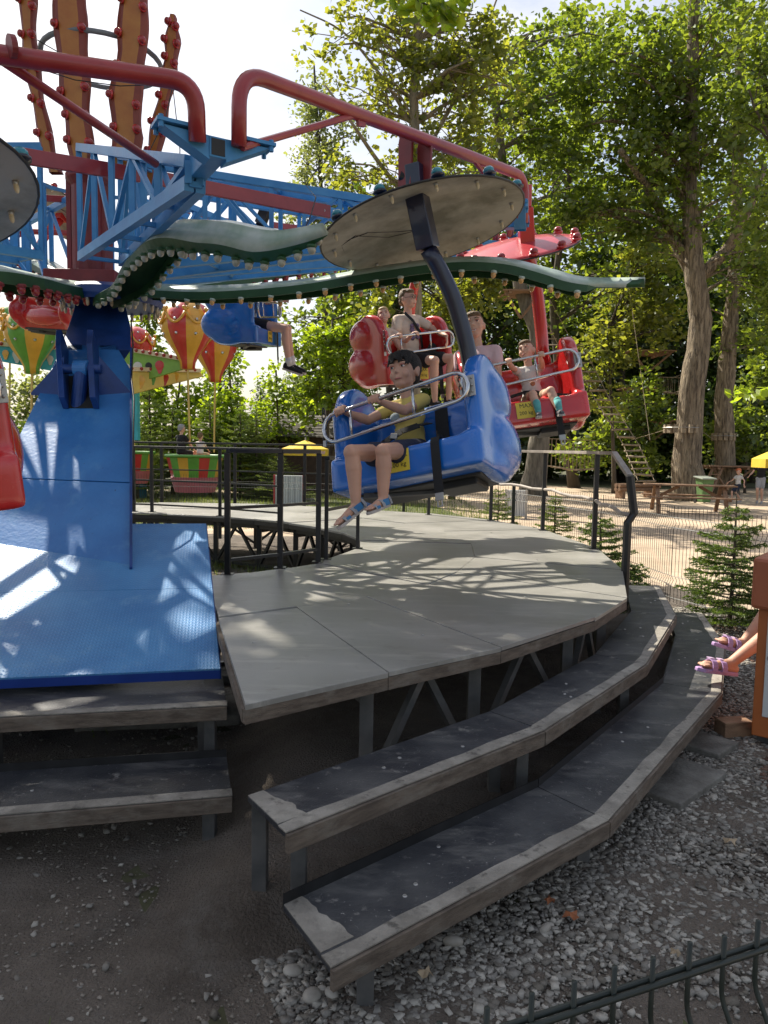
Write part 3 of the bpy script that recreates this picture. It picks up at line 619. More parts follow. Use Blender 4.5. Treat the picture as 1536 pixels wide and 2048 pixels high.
# flat red tie bars bolted on the arms
for a_, c_ in ((at(45, 312, 4.9), at(278, 350, 5.5)), (at(322, 358, 5.5), at(660, 424, 6.2)), (at(60, 395, 7.4), at(160, 400, 7.6)), (at(330, 425, 7.9), at(470, 445, 8.2)), (at(545, 450, 8.0), at(640, 462, 8.3))):
    b = MB(); b.bar(a_, c_, .03, .10 if a_.y < 7 else .06); b.build('tie_bar', M_red, ROT, bevel=.004)
    b = MB(); b.lathe(c_ + Vector((-.05, -.03, 0)), [(0, .012), (.016, .012), (.018, 0)], 8, M=Matrix.Rotation(PI / 2, 3, 'X')); b.build('bolt', M_zinc, ROT)

# green leaves: top sheet folded along a midrib with turned-down bulb skirts
def leaf(pts, wid, bulb, skirt=.10, step=.17, bsc=1.0, nrm=None, wave=.0, cut=1.1):
    P = []; 
    pts = [Vector(p) for p in pts]
    n = 52
    def cat(t):
        k = t * (len(pts) - 1); i = min(int(k), len(pts) - 2); u = k - i
        p0, p1, p2, p3 = pts[max(i - 1, 0)], pts[i], pts[i + 1], pts[min(i + 2, len(pts) - 1)]
        return 0.5 * ((2 * p1) + (p2 - p0) * u + (2 * p0 - 5 * p1 + 4 * p2 - p3) * u * u + (3 * p1 - p0 - 3 * p2 + p3) * u ** 3)
    C = [cat(i / (n - 1)) for i in range(n)]; V = []; F = []; edges = ([], [])
    for i in range(n):
        t = i / (n - 1); d = (C[min(i + 1, n - 1)] - C[max(i - 1, 0)]).normalized(); s = d.cross(Vector((0, 0, 1)) if nrm is None else nrm(t)).normalized(); u = s.cross(d).normalized()
        w = np.interp(t, [0, .25, .55, .8, .93, 1], [wid * .55, wid * .85, wid, wid * .85, wid * .35, .01]) * (1 + wave * math.sin(i * .65)); k = skirt * min(1, (1 - t) * 6 + .05) * (1 if t < cut else .12); w = w * (1 if t < cut else .16)
        L = C[i] - s * w - u * .04; Rr = C[i] + s * w - u * .04
        V += [L - u * k, L, C[i] + u * .03, Rr, Rr - u * k, C[i] + u * .022]
        edges[0].append((L - u * k, s)); edges[1].append((Rr - u * k, s))
    for i in range(n - 1):
        a = i * 6; c = a + 6
        F += [(a + 1, a + 2, c + 2, c + 1), (a + 2, a + 3, c + 3, c + 2)]
    F2 = []
    for i in range(n - 1):
        a = i * 6; c = a + 6; F2 += [(a, a + 1, c + 1, c), (a + 3, a + 4, c + 4, c + 3)]
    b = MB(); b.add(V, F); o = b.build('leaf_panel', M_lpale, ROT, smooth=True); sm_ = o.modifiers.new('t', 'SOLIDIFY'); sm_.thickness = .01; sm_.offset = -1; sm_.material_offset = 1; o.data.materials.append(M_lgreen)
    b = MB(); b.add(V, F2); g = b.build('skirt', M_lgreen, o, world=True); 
    g.location = (0, 0, 0); sm_ = g.modifiers.new('t', 'SOLIDIFY'); sm_.thickness = .008
    for E in edges:
        acc = 0; last = E[0][0]
        for i in range(1, min(n - 2, int(cut * n) - 1)):
            p = E[i][0]; seg = (p - last).length; 
            acc += seg
            if acc >= step: acc = 0; inst(bulb_me[bulb], 'bulb', o, p - ROT.location - Vector((0, 0, .006)), sc=bsc, rot=(random.uniform(-.2, .2), random.uniform(-.2, .2), 0))
            last = p
    return o
leaf([at(205, 588, 6.3), at(255, 560, 5.9), at(300, 500, 5.4), at(350, 452, 5.0), at(440, 452, 4.7), at(545, 470, 4.5), at(650, 455, 4.3)], .15, 'clear', skirt=.07, step=.10, bsc=.95, wave=.04, nrm=lambda t: Vector((0, -.95 * min(1, max(0, (t - .3) * 3)), .8)))
leaf([at(290, 572, 6.4), at(420, 578, 6.2), at(600, 566, 6.0), at(760, 540, 5.8), at(900, 522, 5.7), at(1010, 524, 5.6), at(1100, 545, 5.5), at(1170, 562, 5.4), at(1290, 563, 5.35)], .12, 'amber', skirt=.062, step=.19, bsc=.9, cut=.885)
leaf([at(160, 570, 6.4), at(100, 562, 6.0), at(40, 548, 5.6), at(-30, 535, 5.2), at(-200, 530, 4.7)], .22, 'red', skirt=.08, step=.15, bsc=1.2)
leaf([at(300, 572, 7.2), at(420, 560, 7.8), at(560, 535, 8.6), at(660, 518, 9.0), at(700, 512, 9.2)], .20, 'red', skirt=.07, step=.14)
leaf([at(150, 560, 7.2), at(100, 525, 7.8), at(30, 500, 8.4), at(-60, 490, 8.8)], .20, 'red', skirt=.07, step=.14)
# flame petals on the head
def petal(L, R, Y, depth=.06, bside=(1, 1)):
    n = len(L); A = [at(*p, Y=Y) for p in L]; B = [at(*p, Y=Y) for p in R]
    # densify with wavy edge
    k = 30; out = []
    def lerp(Q, t):
        s = t * (len(Q) - 1); i = min(int(s), len(Q) - 2); return Q[i].lerp(Q[i + 1], s - i)
    Lp_ = []; Rp_ = []
    for i in range(k + 1):
        t = i / k; a, c = lerp(A, t), lerp(B, t); w = (c - a); ww = .010 * math.sin(i * .75 + Y * 9)
        Lp_.append(a - w.normalized() * ww); Rp_.append(c + w.normalized() * ww)
    fw = Vector((0, -1, 0)); b = MB(); V = []; F = []
    for a, c in zip(Lp_, Rp_):
        m1, m2 = a.lerp(c, .20), a.lerp(c, .80); V += [a - fw * depth, a, m1 + fw * .012, m2 + fw * .012, c, c - fw * depth]
    for i in range(k):
        for j in range(5): F.append((i * 6 + j, i * 6 + j + 1, i * 6 + 6 + j + 1, i * 6 + 6 + j))
    b.add(V, [f for i, f in enumerate(F) if i % 5 != 2]); b.m = 1; b.add(V, [f for i, f in enumerate(F) if i % 5 == 2])
    V2 = []; F3 = []
    for a, c in zip(Lp_, Rp_): V2 += [a - fw * depth, c - fw * depth]
    for i in range(k): F3.append((i * 2, i * 2 + 2, i * 2 + 3, i * 2 + 1))
    b.m = 0; b.add(V2, F3); o = b.build('flame_petal', [M_pred, M_orange], ROT, smooth=True)
    for side, Q in ((0, Lp_), (1, Rp_)):
        if not bside[side]: continue
        for i in range(2 + side, k, 4):
            p = Q[i].lerp((Rp_ if side == 0 else Lp_)[i], .10); inst(bulb_me['rbig'], 'bulb', o, p + fw * .02 - ROT.location, rot=(-PI / 2, 0, (-.8 if side == 0 else .8)), sc=.85)
petal([(112, -230), (104, 0), (116, 150), (128, 240), (142, 330)], [(178, -230), (166, 0), (174, 120), (176, 220), (186, 330)], 6.35)
petal([(248, -230), (238, 0), (234, 100), (218, 190), (224, 290), (214, 338)], [(300, -230), (293, 0), (290, 100), (278, 200), (282, 270), (266, 338)], 6.4)
petal([(40, -200), (39, 0), (44, 110), (62, 200), (84, 300), (100, 345)], [(64, -200), (68, 0), (68, 80), (84, 190), (104, 290), (120, 345)], 6.7, bside=(1, 1))
petal([(338, 28), (330, 80), (326, 130), (316, 190), (298, 270), (284, 360)], [(352, 30), (357, 80), (352, 140), (338, 200), (324, 280), (306, 370)], 6.7)
b = MB(); b.tube([at(205, 95, 6.85) + Vector((.50 * math.cos(a), .50 * math.sin(a), -.12)) for a in [i * 2 * PI / 32 for i in range(32)]], .022, 8, closed=True); b.build('petal_hoop', mat('grey_hoop', (.16, .17, .18), .5), ROT, smooth=True)
for pts in ([(70, 135), (150, 160), (240, 172), (345, 168), (360, 300), (358, 340), (362, 368)], [(75, 80), (95, 92), (180, 140), (290, 155)], [(285, 330), (300, 300), (330, 240), (345, 175)]):
    b = MB(); b.tube([at(x, y, 5.8 - .3 * (i > 3)) for i, (x, y) in enumerate(pts)], .004, 5); b.build('cable', M_black, ROT)
# ------------------------------------------------------------------ gondolas
def pose(x, y, z, phi, tilt, pitch):
    return Matrix.Translation((x, y, z)) @ Matrix.Rotation(phi, 4, 'Z') @ Matrix.Rotation(tilt, 4, 'Y') @ Matrix.Rotation(pitch, 4, 'X')
POS = {0: pose(.243, 4.66, 1.347, -.448, -.219, -.244), 1: pose(1.207, 6.406, 1.764, -.03, -.15, -.20), 2: pose(.255, 8.609, 2.33, .648, -.11, .0),
       3: pose(-1.80, 9.806, 2.90, 1.40, -.08, 0), 4: pose(-4.62, 10.6, 3.15, 2.7, -.1, 0), 5: pose(-1.98, 2.86, 1.27, .6, -.12, .0)}
def gondola(key, shell, arm, rim, under, bulb, label):
    g = bpy.data.objects.new('ride_gondola', None); COL.objects.link(g); tag(g, label, 'gondola', 'hanging two-seat gondolas of the ride')
    b = MB(); b.box((0, -.03, .11), (.96, .52, .20)); b.box((0, .225, .33), (.92, .10, .50), Matrix.Rotation(-.10, 3, 'X'))
    b.cap((-.43, .255, .58), (.43, .255, .60), .05)
    for sx in (-1, 1):
        x = .455 * sx
        b.box((x, .02, .30), (.11, .44, .58)); b.lathe((x - .055, .035, .555), [(0, 0), (.235, 0), (.235, .11), (0, .11)], 28, M=Matrix.Rotation(PI / 2, 3, 'Y'))
        b.box((x, -.03, .12), (.11, .50, .22)); b.cap((x, -.19, .22), (x, -.20, .56), .055)
        b.ell((x + .014 * sx, .17, .56), (.090, .24, .195), n=24, m=16); b.ell((x + .026 * sx, .19, .24), (.105, .26, .205), n=24, m=16); b.ell((x + .01 * sx, .10, .08), (.08, .22, .10), n=24, m=16)
    b.ell((-.17, -.14, .215), (.045, .10, .045)); b.ell((.17, -.14, .215), (.045, .10, .045))
    b.ell((0, .25, .44), (.40, .09, .13)); b.ell((0, .28, .18), (.40, .09, .13))
    sh = b.build('seat_shell', shell, g, world=False, bake=.012, sm=34)
    b = MB(); b.box((0, .06, .012), (.86, .34, .03)); b.box((.25, .06, -.015), (.26, .22, .05)); b.build('underside_shade', M_ink, g, world=False, bevel=.01)  # black boxes stand in for the shade of the hollow underside
    b = MB(); b.bar((-.36, -.12, .0), (.35, .22, -.008), .04, .04); b.build('cross_member', M_steel, g, world=False)
    # restraint bar
    L = [(-.47, -.37, .40), (.33, -.34, .505), (.42, -.33, .52), (.42, -.33, .70), (.33, -.34, .69), (-.45, -.37, .605), (-.53, -.37, .59), (-.53, -.37, .40)]
    def ln(t, top): return Vector((-.42 + .80 * t, -.315 + .02 * t, (.515 + .065 * t) if top else (.325 + .075 * t)))
    path = []
    for i in range(8): path.append(ln(i / 7, 1))
    c = (ln(1, 1) + ln(1, 0)) / 2; r = (ln(1, 1) - ln(1, 0)).length / 2
    for i in range(1, 8): a = PI / 2 - i * PI / 8; path.append(c + Vector((r * math.cos(a), 0, r * math.sin(a))))
    for i in range(8): path.append(ln(1 - i / 7, 0))
    c = (ln(0, 1) + ln(0, 0)) / 2; r = (ln(0, 1) - ln(0, 0)).length / 2
    for i in range(1, 8): a = -PI / 2 - i * PI / 8; path.append(c + Vector((r * math.cos(a), 0, r * math.sin(a))))
    b = MB(); b.tube(path, .0125, 12, closed=True); rb = b.build('restraint_bar', M_chrome, g, world=False, smooth=True)
    for t in (.13, .67):
        b = MB(); b.tube([ln(t, 0), ln(t, 1)], .0095, 10); b.build('cross_tube', M_chrome, rb, world=False, smooth=True)
    b = MB(); b.box((.475, -.264, .49), (.05, .012, .13)); b.tube([(.445, -.28, .42), (.445, -.28, .57)], .009, 10); hg = b.build('hinge', M_zinc, g, world=False, bevel=.002)
    for z in (.45, .49, .535):
        b = MB(); b.ell((.484, -.272, z), .008, n=8, m=6); b.build('bolt', M_zinc, hg, world=False)
    for i in range(6):
        b = MB(); p = Vector((-.525, -.29, .56 - .036 * i)); pts = [p + Vector((.012 * math.cos(a) * (i % 2), .012 * math.cos(a) * (1 - i % 2), .023 * math.sin(a))) for a in [k * 2 * PI / 10 for k in range(10)]]; b.tube(pts, .0045, 5, closed=True); b.build('chain_link', M_black, g, world=False)
    b = MB(); b.box((-.525, -.29, .34), (.022, .012, .04)); b.build('latch', M_zinc, g, world=False)
    # sticker
    b = MB(); b.box((-.02, -.2965, .12), (.155, .003, .135)); st = b.build('sticker', M_yell, g, world=False)
    T = Matrix.Translation((-.01, -.2985, .155)) @ Matrix.Rotation(PI / 2, 4, 'X'); text(S, 'lettering', 'MAX.', .05, M_ink, T, st)
    T = Matrix.Translation((-.02, -.2985, .095)) @ Matrix.Rotation(PI / 2, 4, 'X'); text(S, 'lettering', '200 kg', .042, M_ink, T, st)
    # belts
    b = MB(); P = [(.235, -.06, .225), (.235, -.20, .232), (.235, -.295, .215), (.235, -.312, .18), (.235, -.312, 0.0), (.237, -.312, -.13)]
    for i in range(len(P) - 1): b.bar(P[i], P[i + 1], .055, .005, up=Vector((0, -1, .3)))
    bl = b.build('hanging_belt', M_belt, g, world=False)
    b = MB(); b.box((.237, -.314, -.15), (.052, .012, .045)); b.box((.223, -.314, -.185), (.008, .008, .05)); b.box((.251, -.314, -.185), (.008, .008, .05)); b.box((.237, -.314, -.208), (.036, .008, .008)); b.build('buckle', M_zinc, bl, world=False, bevel=.002)
    b = MB(); P = [(.11, .155, .56), (.115, .135, .45), (.12, .12, .30), (.15, .06, .235), (.235, -.06, .228)]
    for i in range(4): b.bar(P[i], P[i + 1], .09 if i < 2 else .055, .006, up=Vector((0, -1, .2)))
    b.build('shoulder_belt', M_belt, g, world=False)
    # arm
    for i in range(1):
        q = ARM; b = MB(); b.tube(fillet([q[0], q[1], q[2], q[3], q[4]], .12, 5), .056, 18); a_ = b.build('curved_arm', arm, g, world=False, smooth=True)
        b = MB(); b.bar(q[4], q[5], .125, .125, up=Vector((0, 1, 0))); b.build('arm_sleeve', arm, g, world=False, bevel=.006)
        b = MB(); b.bar(q[5], q[6], .10, .10, up=Vector((0, 1, 0))); b.build('arm_neck', arm, g, world=False, bevel=.006)
        b = MB(); b.box(Vector(q[0]) + Vector((0, -.01, -.05)), (.14, .04, .3)); b.build('arm_foot', arm, g, world=False, bevel=.01)
    # canopy
    cen, nrm, rad = CAN
    Mq = nrm.to_track_quat('Z', 'Y').to_matrix()
    cn = MB(); cn.lathe(cen, [(.0, .075), (rad * .5, .055), (rad * .9, .018), (rad, .002), (rad, -.012)], 48, M=Mq); co = cn.build('canopy', rim, g, world=False, smooth=True)
    cn = MB(); cn.lathe(cen, [(rad * .995, -.010), (rad * .9, .006), (rad * .5, .034), (0.0, .05)], 48, M=Mq); cn.build('underside', under, co, world=False, smooth=True)
    cn = MB(); cn.tube([cen + Mq @ Vector((rad * math.cos(a), rad * math.sin(a), -.005)) for a in [i * 2 * PI / 48 for i in range(48)]], .008, 6, closed=True); cn.build('rim', M_ink, co, world=False, smooth=True)
    for i in range(12):
        a = (i + .3) * 2 * PI / 12; o = inst(bulb_me[bulb], 'bulb', co, cen + Mq @ Vector((rad * .97 * math.cos(a), rad * .97 * math.sin(a), .025)), sc=1.0); o.rotation_euler = (Mq @ Matrix.Rotation(PI, 3, 'X')).to_euler()
    for i in range(14):
        a = i * 2 * PI / 14; o = inst(bulb_me['ivory'], 'socket', co, cen + Mq @ Vector((rad * .88 * math.cos(a), rad * .88 * math.sin(a), .0)), sc=1.0); o.rotation_euler = Mq.to_euler()
    b = MB(); pts = [cen + Mq @ Vector((rad * x, rad * y, .03 - .02 * (x * x + y * y))) for x, y in [(-.1, .1), (-.25, -.1), (-.4, -.35), (-.62, -.42), (-.8, -.3)]]; b.tube(pts, .003, 4)
    pts = [cen + Mq @ Vector((rad * x, rad * y, .028 - .02 * (x * x + y * y))) for x, y in [(-.1, .1), (-.35, -.05), (-.5, -.42), (-.7, -.38), (-.85, -.1)]]; b.tube(pts, .003, 4); b.build('wiring', M_ink, co, world=False)
    g.matrix_basis = POS[key]
    return g
inv0 = POS[0].inverted()
W0 = [at(948, 800, 4.98), at(938, 705, 5.02), at(908, 598, 5.0), at(880, 540, 4.98), at(856, 498, 4.95), at(833, 388, 4.93), at(829, 330, 4.93)]
ARM = [inv0 @ p for p in W0]
cw = at(843, 456, 5.36)
nw = (CU * .93 + CR * -.20 + CF * -.0).normalized()
# disc normal: minor/major .36 seen from below
ray = (cw - CO).normalized(); up_ = (nw - ray * nw.dot(ray)).normalized(); nw = (up_ * math.cos(math.asin(.36)) + ray * .36).normalized()
CAN = (inv0 @ cw, (inv0.to_3x3() @ nw).normalized(), .725)
g0 = gondola(0, M_blue, M_navy, mat('canopy_blue', (.02, .13, .36), .35, coat=.4), M_under, 'teal', 'blue gondola in front carrying the boy in a yellow shirt')
# red gondola prototype with its own canopy attitude (top side towards us)
cw1 = POS[1].inverted() @ at(1036, 497, 6.7); n1 = at(1036, 497, 6.7) - CO; n1.normalize()
u1 = (CU * .99 + CR * -.10); u1 = (u1 - n1 * u1.dot(n1)).normalized(); n1w = (u1 * math.cos(.17) - n1 * math.sin(.17)).normalized()
CAN = (cw1, (POS[1].inverted().to_3x3() @ n1w).normalized(), .50)
CAN = (CAN[0], CAN[1], .53)
# its canopy is a shallow dome
g1 = gondola(1, M_redsh, M_redsh, mat('canopy_red', (.45, .03, .04), .35, coat=.4), M_under, 'rbig', 'red gondola at right carrying a woman and a small boy')
def dup_g(src, key, label):
    g = copy_tree(src); g.matrix_basis = POS[key]; g['label'] = label; return g
dup_g(g1, 2, 'red gondola further back carrying a man and a small child')
g3 = dup_g(g0, 3, 'distant blue gondola with one rider in black sneakers')
dup_g(g1, 4, 'distant red gondola at far left behind the boom')
g5 = dup_g(g0, 5, 'large red gondola cropped by the left frame edge')
bpy.context.view_layer.update()
for c in g5.children:
    if c.name.startswith('canopy'):
        Rq = POS[5].to_3x3().inverted() @ POS[0].to_3x3(); c.rotation_euler = Rq.to_euler(); c.location = POS[5].inverted() @ at(-305, 382, Y=3.15) - Rq @ (inv0 @ cw)
    c.data = c.data.copy()
    for i, m in enumerate(c.data.materials):
        if m in (M_blue, M_navy): c.data.materials[i] = M_redsh
# hanger from the pipe above the front gondola
hp = mid[1][0]; hdir = mid[1][1]
hg = empty('pipe_hanger', hp, 'red clevis hanger clamped on the bent pipe above the blue gondola', 'hanger')
hpt = at(828, 290, 4.95)
for e, px in ((-1, 812), (1, 846)):
    b = MB(); p = at(px + (4 if e > 0 else 0), 285 + (8 if e > 0 else 0), 4.93); q = at(px, 372, 4.95); ax = hdir
    M3 = Matrix((hdir, hdir.cross(Vector((0, 0, 1))), Vector((0, 0, 1)))).transposed()
    prof = [(-.055, 0), (-.045, .05), (0, .07), (.045, .05), (.055, 0), (.05, -.30), (-.05, -.30)]
    vs = []
    for sgn in (-.011, .011): vs += [p + M3 @ Vector((sgn, a_, z_)) for a_, z_ in prof]
    n = 7; b.add(vs, [tuple(range(n))[::-1], tuple(range(n, 2 * n))] + [(i, (i + 1) % n, n + (i + 1) % n, n + i) for i in range(n)]); b.build('hanger_plate', M_dred, hg, bevel=.003)
b = MB(); b.tube([at(800, 352, 4.95), at(856, 372, 4.95)], .03, 12); b.build('pivot_pin', M_black, hg)
b = MB(); b.tube([at(612, 452, 4.9), at(622, 430, 4.9), at(632, 395, 5.0), at(612, 370, 5.2), at(640, 330, 4.8)], .004, 5); b.build('cable', M_black, hg)
# ------------------------------------------------------------------ people
def ik(a, c, l1, l2, pole):
    a = Vector(a); c = Vector(c); d = c - a; L = min(d.length, (l1 + l2) * .999); dn = d.normalized(); c = a + dn * L
    x = (l1 * l1 - l2 * l2 + L * L) / (2 * L); h = math.sqrt(max(0, l1 * l1 - x * x)); p = Vector(pole); p = (p - dn * p.dot(dn)).normalized()
    return a + dn * x + p * h, c
def hand_on_bar(b, B, axis, fwd, upv, s):
    """palm behind the bar, four fingers curled over it, thumb under; B = bar point, fwd = from palm to bar"""
    B = Vector(B); axis = axis.normalized(); fwd = (fwd - axis * fwd.dot(axis)).normalized(); upv = (upv - axis * upv.dot(axis)); upv = (upv - fwd * upv.dot(fwd)).normalized()
    rb = .0125 + .009 * s; lens = (.92, 1.0, .95, .8)
    kn = B - fwd * (.018 * s) + upv * (rb + .004)
    b.cap(kn - axis * .024 * s, kn + axis * .024 * s, .013 * s); wr = kn - fwd * .055 * s - upv * .015 * s; b.cap(kn - axis * .012 * s, wr, .017 * s, .016 * s); b.cap(kn + axis * .012 * s, wr, .017 * s, .016 * s)
    for i in range(4):
        o = axis * (i - 1.5) * .0185 * s; r = .0086 * s; l = lens[i]
        P = [kn + o, B + o + upv * rb + fwd * .010 * s, B + o + fwd * rb * l + upv * .002, B + o + fwd * rb * .55 - upv * rb * l * .85]
        for k in range(3): b.cap(P[k], P[k + 1], r * (1 - .06 * k), r * (.94 - .06 * k), n=8)
    o = axis * -.036 * s; b.cap(wr + o * .5 + fwd * .02 * s, B + o - fwd * rb * .9 - upv * rb * .4, .011 * s, .009 * s, n=8); b.cap(B + o - fwd * rb * .9 - upv * rb * .4, B + o * .8 + fwd * .004 - upv * rb * 1.05, .009 * s, .008 * s, n=8)
    return wr
def hand_relaxed(b, wr, d, side, s):
    d = d.normalized(); side = (side - d * side.dot(d)).normalized(); nrm = d.cross(side).normalized()
    pc = wr + d * .05 * s
    for i in range(4): b.cap(wr + side * (i - 1.5) * .010 * s, pc + d * .03 * s + side * (i - 1.5) * .018 * s, .013 * s, .011 * s, n=8)
    for i, l in enumerate((.9, 1, .94, .75)):
        k0 = pc + d * .034 * s + side * (i - 1.5) * .019 * s; k1 = k0 + (d * .032 + nrm * .010) * s * l; k2 = k1 + (d * .024 + nrm * .020) * s * l
        b.cap(k0, k1, .0088 * s, .008 * s, n=8); b.cap(k1, k2, .008 * s, .007 * s, n=8)
    b.cap(wr - side * .014 * s + d * .015 * s, pc - side * .042 * s + d * .008 * s, .011 * s, .009 * s, n=8); b.cap(pc - side * .042 * s + d * .008 * s, pc - side * .046 * s + (d * .035 + nrm * .01) * s, .009 * s, .008 * s, n=8)
def head(b, c, R, s):
    f = lambda x, y, z: c + R @ (Vector((x, y, z)) * s)
    def e(p, r, n=16, m=12): b.ell(f(*p), tuple(q * s for q in r), M=R, n=n, m=m)
    e((0, .012, .02), (.076, .094, .092), 24, 18); e((0, -.030, -.025), (.060, .060, .075), 20, 14); e((0, -.048, -.078), (.034, .034, .026)); e((0, -.02, -.06), (.055, .058, .04))
    for x in (-1, 1):
        e((.034 * x, -.058, -.030), (.027, .026, .027)); e((.030 * x, -.074, .030), (.026, .014, .010)); e((.078 * x, .012, -.008), (.010, .020, .031)); e((.083 * x, .018, .006), (.007, .016, .018))
    b.cap(f(0, -.079, .014), f(0, -.0925, -.016), .008 * s, .0105 * s, n=10); e((.008, -.087, -.020), (.007, .008, .006)); e((-.008, -.087, -.020), (.007, .008, .006))
    e((0, -.080, -.048), (.022, .012, .014)); e((0, .0, .06), (.06, .07, .05))
def face(parent, c, R, s, smile=0, brow=M_hair, open_=0):
    f = lambda x, y, z: c + R @ (Vector((x, y, z)) * s)
    for x in (-1, 1):
        b = MB(); b.ell(f(.032 * x, -.0745, .012), (.0125 * s, .009 * s, .0058 * s), M=R, n=14, m=10); e = b.build('eye', M_eye, parent, world=False, smooth=True)
        b = MB(); b.ell(f(.032 * x - .001, -.0805, .012), (.0066 * s, .0042 * s, .0058 * s), M=R, n=12, m=8); b.build('iris', M_iris, e, world=False, smooth=True)
        b = MB(); b.tube([f(.019 * x, -.082, .019), f(.032 * x, -.0865, .0215), f(.046 * x, -.077, .018)], [.0022 * s, .003 * s, .0018 * s], 6); b.build('eyelid', M_lip, e, world=False, smooth=True)
        b = MB(); b.tube([f(.014 * x, -.090, .034), f(.032 * x, -.090, .041), f(.050 * x, -.076, .034)], [.003 * s, .0042 * s, .002 * s], 6); b.build('eyebrow', brow, parent, world=False, smooth=True)
    w = .024 + .006 * smile; z = -.056
    b = MB(); b.tube([f(-w, -.078 + .01 * smile, z + .007 * smile), f(-w * .5, -.0885, z), f(0, -.0925, z - .002 * smile), f(w * .5, -.0885, z), f(w, -.078 + .01 * smile, z + .007 * smile)], [.0015 * s, .0042 * s, .0052 * s, .0042 * s, .0015 * s], 8); l = b.build('lips', M_lip, parent, world=False, smooth=True)
    if open_:
        b = MB(); b.ell(f(0, -.088, z - .003), (.018 * s, .007 * s, (.006 + .006 * open_) * s), M=R, n=14, m=8); b.build('teeth', M_eye, l, world=False, smooth=True)
def hair_short(parent, c, R, s, m, vol=1.0, low=0.0, bake=.006, locks=0):
    f = lambda x, y, z: c + R @ (Vector((x, y, z)) * s)
    b = MB(); r = .080 * vol
    b.ell(f(0, .030, .036), (r * s * 1.0, .088 * vol * s, .088 * vol * s), M=R, n=24, m=18)
    b.ell(f(0, -.022, .078), (.066 * vol * s, .060 * vol * s, .036 * vol * s), M=R, n=20, m=12)
    for x in (-1, 1): b.ell(f(.060 * x, .022, .014), (.021 * s, .045 * s, (.035 + low) * s), M=R)
    b.ell(f(0, .07, -.02), (.062 * s, .045 * s, .055 * s), M=R)
    for k in range(26):
        a = k * 2.4; q = .25 + .75 * ((k * 7) % 10) / 10; x, y = .062 * q * math.cos(a), .012 + .072 * q * math.sin(a)
        b.ell(f(x, y, .040 + .075 * vol * math.sqrt(max(.05, 1 - (x / .085) ** 2 - ((y - .02) / .095) ** 2))), (.014 * s, .018 * s, .009 * s), M=R, n=8, m=6)
    rr = random.Random(3)
    for k in range(locks):
        a = -2.75 + 2.36 * k / max(1, locks - 1); x = .068 * vol * math.cos(a); y = -.012 + .082 * math.sin(a); z0 = .072 + .010 * math.sin(k * 1.7); dz = rr.uniform(.014, .034) * (1 if abs(x) < .05 else 1.6)
        b.cap(f(x * .9, y * .86, z0 + .012), f(x * 1.03 + rr.uniform(-.006, .006), y * 1.0 - .004, z0 - dz), .0105 * s, .0045 * s, n=8)
    return b.build('hair', m, parent, world=False, bake=bake * s, sm=1)
